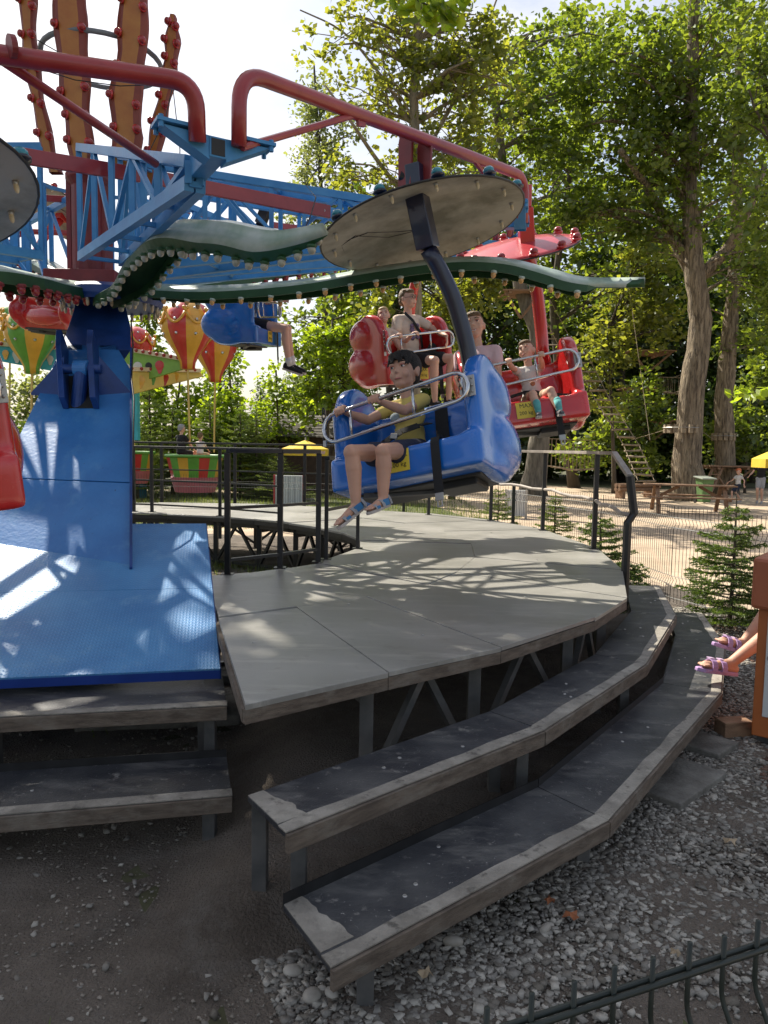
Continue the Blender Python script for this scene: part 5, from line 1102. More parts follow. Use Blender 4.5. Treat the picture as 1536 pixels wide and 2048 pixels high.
# wheelie bin
p = at(1408, 992, Y=24.0); t = place('waste_bin', (p.x, p.y, 0), .2, 'green waste bin with a grey lid behind the picnic table', 'bin'); M_bin = mat('bin_green', (.10, .19, .06), .6, var=.15); t.scale = (.85, .85, .85)
b = MB(); b.lathe((0, 0, .06), [(0, 0), (.24, 0), (.34, .85), (.36, .88), (.33, .88), (0, .80)], 4, M=Matrix.Rotation(PI / 4, 3, 'Z')); b.build('body', M_bin, t, world=False, bevel=.02)
b = MB(); b.box((0, 0, .98), (.62, .62, .06), Matrix.Rotation(.12, 3, 'X')); b.build('lid', mat('bin_lid', (.22, .24, .20), .6), t, world=False, bevel=.02)
for x in (-.2, .2): b = MB(); b.tube([(x - .02, .25, .09), (x + .02, .25, .09)], .09, 14); b.build('wheel', M_ink, t, world=False)
# rope course: platforms, ladder bridges, cables
M_plank = mat('bridge_plank', (.16, .12, .08), .8, col2=(.34, .27, .18), vs=6)
def planked(label, pts, w, Y0, Y1, n, group=None, hang=0):
    P = [at(x, y, Y=Y0 + (Y1 - Y0) * i / (len(pts) - 1)) for i, (x, y) in enumerate(pts)]; g = empty('rope_bridge', P[0], label, 'rope bridge', group)
    def cu(t): k = t * (len(P) - 1.0001); i = int(k); return P[i].lerp(P[i + 1], k - i)
    L = [cu(i / (n - 1)) for i in range(n)]
    for i, p in enumerate(L):
        b = MB(); b.box(p, (w, .14, .045), Euler((.2 * math.sin(i), .05 * math.sin(i * 2.3), .1 * math.sin(i * 1.7))).to_matrix()); b.build('plank', M_plank, g)
    for sx in (-1, 1):
        b = MB(); b.tube([p + Vector((sx * w * .44, 0, .02)) for p in L], .014, 5); b.build('rope', M_rope, g)
        if hang:
            b = MB(); b.tube([p + Vector((sx * w * .44, 0, hang + .1 * math.sin(3.1 * i / n))) for i, p in enumerate(L)], .014, 5); hr = b.build('hand_rope', M_rope, g)
            for p in L[::1]: b = MB(); b.tube([p + Vector((sx * w * .44, 0, 0)), p + Vector((sx * w * .44, 0, hang))], .008, 4); b.build('hanger_rope', M_rope, hr)
    return g
planked('rope ladder bridge with pale planks descending left of the thick oak', [(1150, 690), (1205, 800), (1262, 890), (1292, 962)], .62, 29, 24.5, 19)
planked('dark rope ladder rising beside the leaning oak to its platform', [(1048, 588), (1075, 640), (1100, 690)], .7, 28, 29, 9)
planked('low hanging rope bridge with vertical cords behind the right railing', [(1098, 932), (1145, 940), (1188, 938)], .22, 30, 30, 12, hang=1.1)
planked('small distant rope bridge high between two trunks', [(1320, 782), (1350, 788), (1400, 768)], .3, 33, 33, 9, hang=.6)
def platform(px, py, Y, w, label, tilt=0):
    p = at(px, py, Y=Y); g = empty('tree_platform', p, label, 'platform', 'rope course platforms')
    for i in range(5): b = MB(); b.box(p + Vector((0, (i - 2) * w / 5.2, 0)), (w, w / 6, .05)); b.build('board', M_plank if tilt else M_timber, g)
    for s in (-1, 1): b = MB(); b.bar(p + Vector((s * w * .3, -w * .45, -.07)), p + Vector((s * w * .3, w * .45, -.07)), .1, .1); b.build('beam', M_timber, g); b = MB(); b.bar(p + Vector((s * w * .4, -w * .4, -.1)), p + Vector((0, -.3, -.9)), .07, .07); b.build('brace', M_timber, g)
platform(1040, 588, 27, 1.5, 'wooden platform wrapped round the leaning oak trunk'); platform(1292, 706, 33, 2.0, 'dark platform high on a slender trunk left of the thick oak'); platform(1275, 778, 34, 1.5, 'lower dark platform below another one'); platform(1300, 842, 32, 1.9, 'dark platform beside the rope ladder bridge')
platform(1448, 932, 29.5, 1.9, 'starting platform on the trunk behind the green bin')
s_ = place('platform_steps', tuple(at(1412, 970, Y=28.5)), 0, 'short wooden ladder leaning to the starting platform', 'ladder'); o_ = at(1400, 992, Y=28.3); e_ = at(1428, 932, Y=28.8)
for dx in (0, .35): b = MB(); b.bar(o_ + Vector((dx, 0, 0)), e_ + Vector((dx, 0, 0)), .06, .12); b.build('stringer', M_timber, s_)
for i in range(5): b = MB(); q = o_.lerp(e_, .12 + i * .2); b.box(q + Vector((.17, 0, 0)), (.4, .12, .04)); b.build('rung', M_timber, s_)
for i, (a, c, lb) in enumerate([((1378, 846, 25.2), (1427, 878, 29.6), 'taut rope from the thick oak to the straight oak'), ((1256, 560, 29), (1300, 880, 25), 'thin guy rope beside the rope ladder bridge'), ((1262, 880, 27), (1330, 860, 25.2), 'rope tied from the ladder bridge to the thick oak'), ((1100, 600, 27), (1205, 800, 28), 'long rope from the leaning oak to the ladder bridge')]):
    b = MB(); b.tube([at(*a[:2], Y=a[2]), at(*c[:2], Y=c[2])], .008, 5); tag(b.build('rope', M_rope), lb, 'rope', 'ropes of the rope course')
for i, (px, py, Y, r, lb) in enumerate([(1362, 858, 25.6, .55, 'pale wooden clamp ring round the thick oak trunk'), (1447, 874, 30, .43, 'wire clamp ring round the straight oak trunk')]):
    p = at(px, py, Y=Y); g = empty('trunk_clamp', p, lb, 'clamp')
    for k in range(14): a = k * 2 * PI / 14; b = MB(); b.box(p + Vector((r * math.cos(a), r * math.sin(a), 0)), (.06, .14, .28), Matrix.Rotation(a, 3, 'Z')); b.build('batten', M_plank, g)
    b = MB(); b.tube([p + Vector(((r + .05) * math.cos(k * .3491), (r + .05) * math.sin(k * .3491), .04)) for k in range(18)], .012, 4, closed=True); b.build('cable', M_zinc, g)
# hut
p = at(600, 1000, Y=27); t = place('hut', (p.x, p.y, 0), 0, 'small brown wooden hut with a grey shingle roof behind the spruces', 'hut'); M_hut = mat('hut_wood', (.06, .038, .025), .8, var=.3, vs=6)
for i in range(14): b = MB(); b.box((-.55 + .0, -1.0 + .0, .07 + .145 * i), (3.6 - .0, .05, .138)); b.build('wall_board', M_hut, t, world=False)
b = MB(); b.box((-.55, .1, 1.0), (3.55, 2.1, 2.0)); b.build('wall', M_hut, t, world=False)
b = MB(); b.add([(-2.9, -1.5, 1.95), (1.9, -1.5, 1.95), (1.9, .1, 2.75), (-2.4, .1, 2.75), (1.9, 1.7, 1.95), (-2.9, 1.7, 1.95)], [(0, 1, 2, 3), (3, 2, 4, 5), (0, 3, 5), (0, 5, 4, 1), (1, 4, 2)]); rf = b.build('roof', mat('shingle', (.10, .09, .08), .9, col2=(.19, .175, .16), vs=9, bump=.6, bs=20, stretch=(1, 1, 5)), t, world=False)
for i in range(7):
    b = MB(); f = i / 7; b.bar((-2.85 + .5 * f, -1.5 + 1.6 * f - .02, 1.98 + .8 * f), (1.9, -1.5 + 1.6 * f - .02, 1.98 + .8 * f), .03, .02); b.build('shingle_course', MATS['shingle'], rf, world=False)
b = MB(); b.bar((-2.95, -1.5, 1.93), (-2.45, .1, 2.76), .04, .18); b.build('barge_board', mat('barge', (.45, .36, .27), .7), t, world=False)
# parasols
def parasol(px, py, Y, r, h, label, marks):
    p = at(px, py, Y=Y); zt = p.z; g = empty('parasol', (p.x, p.y, 0), label, 'parasol'); n = 8; M_par = mat('parasol_yellow', (.60, .42, .03), .8, var=.08)
    b = MB(); top = Vector((p.x, p.y, zt)); ring = [Vector((p.x + r * math.cos((k + .5) * PI / 4), p.y + r * math.sin((k + .5) * PI / 4), zt - h)) for k in range(n)]
    low = [v - Vector((0, 0, .20)) for v in ring]; b.add([top] + ring + low, [(0, k + 1, (k + 1) % n + 1) for k in range(n)] + [(k + 1, n + k + 1, n + (k + 1) % n + 1, (k + 1) % n + 1) for k in range(n)]); b.build('canopy', M_par, g)
    b = MB(); b.tube([(p.x, p.y, 0), top + Vector((0, 0, .08))], .025, 8); b.build('pole', M_zinc, g); b = MB(); b.lathe((p.x, p.y, 0), [(0, .1), (.28, .08), (.30, 0)], 16); b.build('base', M_conc, g)
    for k in range(n): b = MB(); b.bar(top - Vector((0, 0, .05)), ring[k] - Vector((0, 0, .02)), .015); b.build('rib', M_zinc, g)
    if marks:
        for sd_i in (5, 4, 6):
            a, c = ring[sd_i % n], ring[(sd_i + 1) % n]
            b = MB(); o = Vector((0, -.012, 0))
            for k in range(7): q = a.lerp(c, .14 + .11 * k) + o - Vector((0, 0, .1)); b.box(q, (.05, .004, .09), Matrix.Rotation((-1) ** k * .35, 3, 'Y')) if k != 3 else None
            b.build('print', mat('parasol_print', (.62, .42, .38), .7), g)
parasol(611, 880, 22, .72, .26, 'yellow parasol beside the brown hut, behind the black railing', True)
parasol(1588, 882, 17, .85, .42, 'yellow parasol at the right edge with faded pale print', True)
# white boards
def board(px, py, w, h, label, edge, rz=0.0):
    p = at(px, py, z=0); g = place('display_board', (p.x, p.y, 0), rz, label, 'board')
    b = MB(); b.box((0, 0, h / 2 + .05), (w, .08, h)); b.build('panel', M_white, g, world=False, bevel=.01)
    for s in (-1, 1): b = MB(); b.box((s * (w / 2 + .02), 0, h / 2 + .03), (.05, .10, h + .06)); b.build('frame', edge, g, world=False)
    for k in range(5): b = MB(); b.box((-w * .4 + w * .2 * k, -.043, h / 2 + .05), (.015, .01, h * .9)); b.build('rib', M_sgrey, g, world=False)
board(578, 1012, .75, .78, 'white low cabinet with a red edge behind the rear deck', mat('board_red', (.40, .05, .05), .5)); board(1031, 1036, .44, .62, 'pale striped low panel behind the small spruces', M_zinc)
p = at(276, 995, z=0); b = MB(); b.lathe((p.x, p.y, 0), [(0, 0), (.25, 0), (.26, .3), (.25, .32), (.26, .34), (.26, .6), (.27, .85), (.0, .85)], 20); tag(b.build('barrel', mat('barrel_teal', (.02, .16, .24), .5, var=.2), smooth=False), 'teal steel barrel just right of the blue boom', 'barrel')
# balloon ride
M_by = mat('balloon_yellow', (.62, .33, .04), .35, var=.08, coat=.4); M_br = mat('balloon_red', (.48, .03, .03), .3, var=.08, coat=.4); M_bg = mat('balloon_green', (.10, .30, .04), .4, coat=.3); M_gold = mat('brass_pole', (.50, .36, .12), .3, metal=.8)
def balloon(px, py, rp, Y, cols, label, basket=None, pole=None):
    c = at(px, py, Y=Y); r = rp / FPX * Y; g = empty('balloon_car', (c.x, c.y, 0), label, 'balloon', 'hot air balloon cars of the small ride')
    prof = [(0, 1.0), (.35, .95), (.68, .77), (.92, .45), (1.0, .1), (.97, -.20), (.84, -.52), (.62, -.86), (.42, -1.16), (.30, -1.42), (.27, -1.68), (0, -1.68)]
    n = 8
    for k in range(n):
        b = MB(); V = []; F = []
        for rr, z in prof:
            for j in range(5):
                a = (k + j / 4) * 2 * PI / n + .2; q = rr * r * (1 + .05 * math.sin(j / 4 * PI)); V.append((c.x + q * math.cos(a), c.y + q * math.sin(a), c.z + z * r))
        for i in range(len(prof) - 1):
            for j in range(4): F.append((i * 5 + j, i * 5 + j + 1, i * 5 + 6 + j, i * 5 + 5 + j))
        b.add(V, F); o = b.build('gore', cols[k % 2], g, smooth=True)
        for (rr, z) in ((.80, .58), (1.0, .12), (.90, -.4)):
            a = (k + .5) * 2 * PI / n + .2; bb = MB(); bb.ell((c.x + rr * 1.06 * r * math.cos(a), c.y + rr * 1.06 * r * math.sin(a), c.z + z * r), .045 * r + .012, n=8, m=6); bb.build('bulb', M_chrome, o)
        a0 = k * 2 * PI / n + .2; bb = MB(); bb.tube([(c.x + 1.08 * r * math.cos(a0 + t * 2 * PI / n), c.y + 1.08 * r * math.sin(a0 + t * 2 * PI / n), c.z + r * (.42 - .95 * 4 * t * (1 - t) * .45)) for t in [i / 8 for i in range(9)]], .055 * r, 6); bb.build('garland', M_by, o, smooth=True)
        bb = MB(); [bb.ell((c.x + 1.10 * r * math.cos(a0 + q * .06), c.y + 1.10 * r * math.sin(a0 + q * .06), c.z + r * (.46 + .07 * (q % 2))), .075 * r, n=8, m=5) for q in (-1, 0, 1)]; bb.build('rosette', M_by, o, smooth=True)
    zb = c.z - 1.66 * r
    if pole:
        q = at(*pole, Y=Y); b = MB(); b.tube([(c.x, c.y, zb), q], .028, 10); b.build('pole', M_gold, g)
    if basket:
        q = at(*basket[:2], Y=Y); w = basket[2] / FPX * Y / 2; hh = basket[3] / FPX * Y
        for k in range(16):
            a = k * 2 * PI / 16; a2 = (k + 1) * 2 * PI / 16; b = MB(); lo = .82
            P = [(q.x + w * lo * math.cos(a), q.y + w * lo * math.sin(a), q.z - hh), (q.x + w * lo * math.cos(a2), q.y + w * lo * math.sin(a2), q.z - hh), (q.x + w * math.cos(a2), q.y + w * math.sin(a2), q.z), (q.x + w * math.cos(a), q.y + w * math.sin(a), q.z)]
            b.add(P, [(0, 1, 2, 3)]); o = b.build('basket_stave', [M_bg, M_br, M_bg, M_by][k % 4], g); sm_ = o.modifiers.new('t', 'SOLIDIFY'); sm_.thickness = .04
        b = MB(); b.tube([(q.x + w * 1.02 * math.cos(k * .3927), q.y + w * 1.02 * math.sin(k * .3927), q.z) for k in range(16)], .04, 8, closed=True); b.build('rim', M_bg, g, smooth=True)
        b = MB(); b.lathe((q.x, q.y, q.z - hh * 1.7), [(0, 0), (w * .7, 0), (w * .85, hh * .7), (w * .8, hh * .72), (0, hh * .72)], 24); b.build('skirt', mat('basket_pink', (.42, .12, .14), .5), g, smooth=False)
    return g
YB = 19
balloon(375, 652, 50, YB, (M_by, M_br), 'red and yellow balloon car nearest the distant blue gondola', (390, 912, 112, 42), (380, 900))
balloon(430, 692, 42, YB + 2.5, (M_by, M_br), 'red and yellow balloon car partly behind another balloon', None, (428, 905))
balloon(268, 690, 36, YB + 1, (M_br, M_br), 'red balloon car just right of the blue boom', (264, 905, 84, 36), (268, 900))
balloon(62, 665, 48, YB, (M_by, M_bg), 'green and yellow balloon car at left edge behind the boom', (150, 905, 90, 40), (62, 900))
balloon(18, 650, 40, YB + 3, (M_bg, M_by), 'green and yellow balloon car cropped by the left edge', None, (18, 905))
hb = at(190, 800, Y=YB + 1.5); hub = empty('balloon_ride_hub', (hb.x, hb.y, 0), 'central hub of the small balloon ride with painted tapering sign arms', 'ride'); b = MB(); b.lathe((hb.x, hb.y, 0), [(.9, 0), (.9, .3), (.3, .5), (.3, 4.2), (0, 4.3)], 20); b.build('mast', mat('hub_cyan', (.08, .42, .52), .5), hub)
def arm(a0, a1, b0, b1, Y0, Y1, m, n, cols):
    V = [at(*a0, Y=Y0), at(*a1, Y=Y1), at(*b1, Y=Y1), at(*b0, Y=Y0)]; th = Vector((0, .12, 0)); b = MB(); b.add(V + [v + th for v in V], [(0, 1, 2, 3), (7, 6, 5, 4), (0, 4, 5, 1), (1, 5, 6, 2), (2, 6, 7, 3), (3, 7, 4, 0)]); o = b.build('sign_arm', m, hub)
    b = MB(); b.bar(V[0] + Vector((0, -.02, .05)), V[1] + Vector((0, -.02, .05)), .1, .10); b.build('top_trim', M_ivory, o)
    for i in range(9): p = V[0].lerp(V[1], .06 + .11 * i) + Vector((0, -.08, .06)); bb = MB(); bb.ell(p, .05, n=8, m=6); bb.build('bulb', M_rbulb, o)
    for i in range(n):
        t = .12 + .7 * i / n; p = V[0].lerp(V[1], t).lerp(V[3].lerp(V[2], t), .5) + Vector((0, -.03, .03)); s = .14 + .05 * (i % 2); bb = MB(); bb.ell(p, (s * .62, .012, s * .62), n=12, m=8); bb.add([p + Vector((-s * .5, 0, -s * .35)), p + Vector((s * .5, 0, -s * .35)), p + Vector((.03, 0, -s * 1.15)), p + Vector((-.03, 0, -s * 1.15))], [(0, 1, 2, 3)]); bb.build('painted_balloon', cols[i % len(cols)], o)
arm((240, 700), (365, 722), (240, 775), (365, 738), YB + .5, YB, mat('sign_green', (.20, .38, .06), .5), 4, (M_white, M_white, M_ink, M_br))
arm((235, 742), (400, 745), (235, 795), (405, 752), YB - .4, YB + 1.5, mat('sign_yellow', (.60, .45, .10), .5), 5, (M_br, M_by, M_bg))
arm((120, 700), (-40, 690), (120, 745), (-40, 715), YB + .5, YB, mat('sign_turquoise', (.05, .38, .48), .5), 5, (M_white, M_by, M_white))
p = at(268, 820, Y=YB + .8); b = MB(); b.box(p, (.25, .2, 1.6)); b.build('hub_panel', mat('sign_turquoise', (.05, .38, .48), .5), hub)
# riders in the balloon basket, and people by the path
Mb = Matrix.Translation(tuple(at(372, 925, Y=YB))) @ Matrix.Rotation(2.5, 4, 'Z')
def bg_person(label, M, s, hs, top, pants, hair, pose_, vox=.02, cap=None, skin=None):
    if pose_ == 'sit':
        g, D = person(M, label, s, hs, skin or M_skin2, x0=0, kneesL=[(-.1 * s, -.42 * s, .28), (.1 * s, -.42 * s, .28)], feet=[((-.1 * s, -.44 * s, -.12 * s), (-.1 * s, -.58 * s, -.16 * s)), ((.1 * s, -.44 * s, -.12 * s), (.1 * s, -.58 * s, -.16 * s))],
            hands=[((-.2 * s, -.25 * s, .35), None, (-1, .2, -1), (0, -1, -.3)), ((.2 * s, -.25 * s, .35), None, (1, .2, -1), (0, -1, -.3))], vox=vox, top=top, pants=pants, hairm=hair)
    else:
        a, c = (.34 * s, -.20 * s) if pose_ == 'walk' else (.03, -.02)
        zz = .235 + .085 * s; g, D = person(M, label, s, hs, skin or M_skin2, x0=0, kneesL=[(-.07 * s, -.10 * s - a * .3, zz - .42 * s), (.07 * s, -.02 * s, zz - .44 * s)], feet=[((-.07 * s, .05 - a * .7, zz - .82 * s), (-.07 * s, -.10 - a * .7, zz - .87 * s)), ((.07 * s, .06 - c, zz - .84 * s), (.07 * s, -.08 - c, zz - .88 * s))],
            hands=[((-.34 * s, -.20 * s, zz + .12 * s), None, (-.5, .6, -1), (-.4, -.3, -.8)), ((.36 * s, .10, zz + .02 * s), None, (.5, .8, -1), (.3, .2, -.9))], vox=vox, top=top, pants=pants, hairm=hair, pantlen=.75)
        for sx in (0, 1):
            A = ((-.07 * s, .05 - a * .7, zz - .82 * s), (-.07 * s, -.10 - a * .7, zz - .87 * s)) if sx == 0 else ((.07 * s, .06 - c, zz - .84 * s), (.07 * s, -.08 - c, zz - .88 * s)); shoe(g, D['T'](A[0]), D['T'](A[1]), s, M_sgrey, M_sole)
    hair_short(g, D['hc'], D['R'], hs, cap or hair, 1.03 if cap else 1.0)
    if cap: b = MB(); b.ell(D['hc'] + Vector((0, -.10 * hs, .045 * hs)), (.06 * hs, .075 * hs, .010 * hs)); b.build('cap_peak', cap, g, world=False, smooth=True)
    return g
bg_person('adult in a dark jacket riding in the striped balloon basket', Matrix.Translation(tuple(at(368, 928, Y=YB) + Vector((0, 0, 0)))) @ Matrix.Rotation(2.6, 4, 'Z'), .85, .98, M_blackcl, M_blackcl, M_sgrey, 'sit')
bg_person('child in pale clothes riding in the striped balloon basket', Matrix.Translation(tuple(at(402, 930, Y=YB) + Vector((0, .1, 0)))) @ Matrix.Rotation(2.9, 4, 'Z'), .62, .86, M_teewhite, M_beige, M_hairb, 'sit')
p = at(1470, 1006, z=0); M_cap = mat('cap_orange', (.60, .16, .06), .8)
bg_person('small child in a white T-shirt and orange cap walking on the path', Matrix.Translation((p.x, p.y, .32)) @ Matrix.Rotation(-1.2, 4, 'Z'), .62, .84, M_teewhite, M_navycl, M_hairb, 'walk', .014, M_cap)
p = at(1518, 1008, z=0); bg_person('adult in dark top and grey shorts standing at the right edge of the path', Matrix.Translation((p.x, p.y, .53)) @ Matrix.Rotation(-.6, 4, 'Z'), .88, .98, M_blackcl, M_sgrey, M_hairb, 'stand', .018)
# ------------------------------------------------------------------ vegetation
LG = leafmat('oak_leaf', (.050, .082, .018), (.125, .16, .034), (3.1, 2.9, .9), .54)
LY = leafmat('yellow_green_leaf', (.075, .098, .024), (.165, .178, .045), (3.0, 2.8, .9), .54)
LB = leafmat('bright_maple_leaf', (.10, .155, .020), (.19, .24, .040), (3.0, 2.9, .7), .56)
LD = leafmat('dark_leaf', (.022, .042, .012), (.060, .092, .022), (2.4, 2.4, .8), .42)
LBI = leafmat('birch_leaf', (.09, .115, .045), (.17, .19, .085), (2.6, 2.5, 1.3), .52)
LSP = leafmat('spruce_needle', (.045, .080, .025), (.15, .20, .045), (2.0, 2.1, .8), .35)
LSY = leafmat('spruce_needle_light', (.085, .13, .030), (.16, .20, .055), (2.2, 2.2, .8), .40)
LGR = leafmat('grass_blade', (.05, .085, .02), (.13, .15, .04), (2.2, 2.2, .7), .40)
def leaves(r, C, n, rc, size, flat=.75):
    """C: (k,3) cluster centres; n leaves each"""
    k = len(C); tot = k * n
    rcs = (rc * (.6 + .8 * r.random(k)))[:, None, None]
    off = r.normal(0, 1, (k, n, 3)); off /= np.maximum(1e-6, np.linalg.norm(off, axis=2, keepdims=True)); off *= (r.random((k, n, 1)) ** .45)
    P = (C[:, None, :] + off * rcs * np.array([1, 1, flat])).reshape(-1, 3)
    a = r.normal(0, 1, (tot, 3)); a[:, 2] = a[:, 2] * .6 - .25; a /= np.linalg.norm(a, axis=1, keepdims=True)
    b = r.normal(0, 1, (tot, 3)); b[:, 2] *= .45; b -= a * (a * b).sum(1, keepdims=True); b /= np.linalg.norm(b, axis=1, keepdims=True)
    s = (size * 1.3 * (.6 + .75 * r.random(tot)))[:, None]; c = np.cross(a, b)
    V = np.stack([P, P + a * s * .5 + b * s * .34 + c * s * .06, P + a * s, P + a * s * .5 - b * s * .34 + c * s * .06], 1).reshape(-1, 3)
    return V, np.arange(tot * 4).reshape(-1, 4)
def tree(name, label, Y, trunk, crowns, lm, bm, r0=.25, r1=.05, leaf=.16, rc=.7, seed=1, cat='tree', group=None, nl=26, br=1.0, dens=1.0, limbs=()):
    r = np.random.default_rng(seed)
    P = [at(x, y, Y=Y) for x, y in trunk]; P[0].z = -.1
    g = empty(name, (P[0].x, P[0].y, 0), label, cat, group)
    b = MB(); n = len(P)
    # finer trunk path with flare at the foot
    Q = []; R_ = []
    for i in range(n - 1):
        for k in range(4):
            t = (i + k / 4) / (n - 1); v = P[i].lerp(P[i + 1], k / 4) + Vector((r.normal(0, .02), r.normal(0, .02), 0)) * (r0 * 2); Q.append(v); R_.append((r0 * (1 - t) + r1 * t) * (1 + .35 * math.exp(-t * 22)) * (1 + .05 * r.normal()))
    Q.append(P[-1]); R_.append(r1); b.tube(Q, R_, 12)
    for lp in limbs:
        L = [at(x, y, Y=Y + dy) for x, y, dy in lp[1]]; b.tube(fillet(L, 1.0, 4), [lp[0] * (1 - .6 * i / max(1, len(fillet(L, 1.0, 4)) - 1)) for i in range(len(fillet(L, 1.0, 4)))], 8)
    CC = []
    for (px, py, rx, rz, k) in crowns:
        c = at(px, py, Y=Y); ax, az = rx / FPX * Y, rz / FPX * Y; ay = (ax + az) * .45
        k = int(k * dens); u = r.normal(0, 1, (k, 3)); u /= np.linalg.norm(u, axis=1, keepdims=True); u *= (r.random((k, 1)) ** .40)
        cc = np.array(c)[None] + u * np.array([ax, ay, az]); CC.append(cc)
        m = max(2, int(k * .16 * br))
        # nearest trunk point below for the branch root
        for j in range(m):
            e = Vector(cc[j]); best = min(Q, key=lambda v: (v - e).length + max(0, v.z - e.z + .3 * (e - v).length * .5) * 3); mid_ = best.lerp(e, .5) + Vector((r.normal(0, .15), r.normal(0, .15), .12 * (e - best).length))
            ln = (e - best).length; rr0 = min(r0 * .45, .018 * ln + .02); pts = [best, best.lerp(mid_, .5) + Vector((0, 0, .02 * ln)), mid_, mid_.lerp(e, .55) + Vector((r.normal(0, .1), 0, .05 * ln)), e]; b.tube(pts, [rr0, rr0 * .8, rr0 * .6, rr0 * .4, .012], 5, cap=False)
            for q_ in range(2):
                e2 = Vector(cc[(j * 3 + q_ * 7 + 1) % len(cc)])
                if (e2 - e).length < 2.2 * rc + 1.5: b.tube([mid_, mid_.lerp(e2, .5) + Vector((0, 0, .1)), e2], [rr0 * .4, rr0 * .25, .01], 4, cap=False)
    b.build('trunk', bm, g, smooth=True)
    V, F = leaves(r, np.concatenate(CC), int(nl * .9), rc * .74, leaf * .92); V = V - np.array([P[0].x, P[0].y, 0]); bulk('crown', V, F, lm, g)
    return g
G1 = 'trees of the wood behind the path'
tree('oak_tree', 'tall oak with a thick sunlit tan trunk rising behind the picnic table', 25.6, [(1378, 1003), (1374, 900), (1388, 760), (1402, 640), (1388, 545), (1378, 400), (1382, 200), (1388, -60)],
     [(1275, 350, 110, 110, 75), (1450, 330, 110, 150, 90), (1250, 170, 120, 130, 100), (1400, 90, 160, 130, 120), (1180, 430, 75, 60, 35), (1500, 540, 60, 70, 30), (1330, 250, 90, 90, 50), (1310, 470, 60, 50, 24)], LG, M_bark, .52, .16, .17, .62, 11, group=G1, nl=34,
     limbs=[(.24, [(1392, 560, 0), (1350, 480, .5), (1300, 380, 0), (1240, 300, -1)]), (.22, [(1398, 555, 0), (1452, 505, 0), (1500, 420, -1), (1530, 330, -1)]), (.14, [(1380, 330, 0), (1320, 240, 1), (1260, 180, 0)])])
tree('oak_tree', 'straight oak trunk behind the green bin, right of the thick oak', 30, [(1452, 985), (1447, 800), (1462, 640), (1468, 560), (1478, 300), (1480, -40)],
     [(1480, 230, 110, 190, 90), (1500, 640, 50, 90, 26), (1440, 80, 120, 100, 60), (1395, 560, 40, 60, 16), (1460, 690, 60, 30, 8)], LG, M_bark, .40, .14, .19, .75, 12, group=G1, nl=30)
tree('oak_tree', 'leaning grey oak holding the wooden rope course platform', 27, [(1064, 972), (1078, 890), (1095, 770), (1072, 660), (1040, 575), (1030, 470), (1000, 300), (985, 120)],
     [(1020, 230, 120, 140, 80), (1110, 330, 90, 100, 50), (1070, 470, 90, 60, 30), (950, 350, 60, 80, 26), (1120, 130, 110, 110, 60)], LG, mat('bark_grey', (.09, .078, .06), .95, col2=(.20, .175, .14), vs=5, bump=1, bs=14, stretch=(2, 2, .4)), .42, .12, .18, .66, 13, group=G1, nl=30)
tree('maple_tree', 'yellowing tall tree rising behind the red hanger with thin bare branches', 21, [(818, 1010), (824, 880), (832, 700), (832, 560), (838, 400), (828, 200), (840, -40)],
     [(765, 170, 110, 120, 38), (875, 110, 120, 110, 56), (665, 80, 60, 60, 5), (700, 330, 55, 60, 10), (800, 370, 80, 60, 20), (900, 300, 90, 90, 34), (960, 150, 90, 120, 50), (760, 40, 90, 60, 24), (840, 430, 60, 60, 16), (930, 420, 60, 60, 20)], LY, mat('bark_pale', (.16, .13, .09), .95, col2=(.30, .25, .17), vs=6, bump=1, bs=16, stretch=(2, 2, .4)), .21, .10, .15, .52, 14, group=G1, nl=30, br=2.2,
     limbs=[(.07, [(832, 420, 0), (760, 330, 0), (700, 240, -1), (650, 170, -1)]), (.06, [(836, 330, 0), (900, 220, 0), (960, 90, 0), (1000, -20, 0)]), (.05, [(830, 260, 0), (770, 160, 0), (690, 60, 0), (600, 20, 0)])])
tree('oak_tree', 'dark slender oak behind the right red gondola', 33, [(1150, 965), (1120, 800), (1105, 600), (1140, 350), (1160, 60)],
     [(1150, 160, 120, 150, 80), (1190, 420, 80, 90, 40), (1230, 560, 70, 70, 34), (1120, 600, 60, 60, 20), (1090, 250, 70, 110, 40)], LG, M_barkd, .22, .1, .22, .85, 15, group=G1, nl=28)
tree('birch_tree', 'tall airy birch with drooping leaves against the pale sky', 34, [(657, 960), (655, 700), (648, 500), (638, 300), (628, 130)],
     [(625, 210, 32, 90, 26), (640, 330, 58, 90, 46), (610, 430, 46, 90, 34), (665, 450, 50, 90, 36), (645, 560, 60, 60, 26), (700, 250, 40, 60, 12)], LBI, M_barkd, .16, .04, .15, .75, 16, group=G1, nl=42, br=1.6)
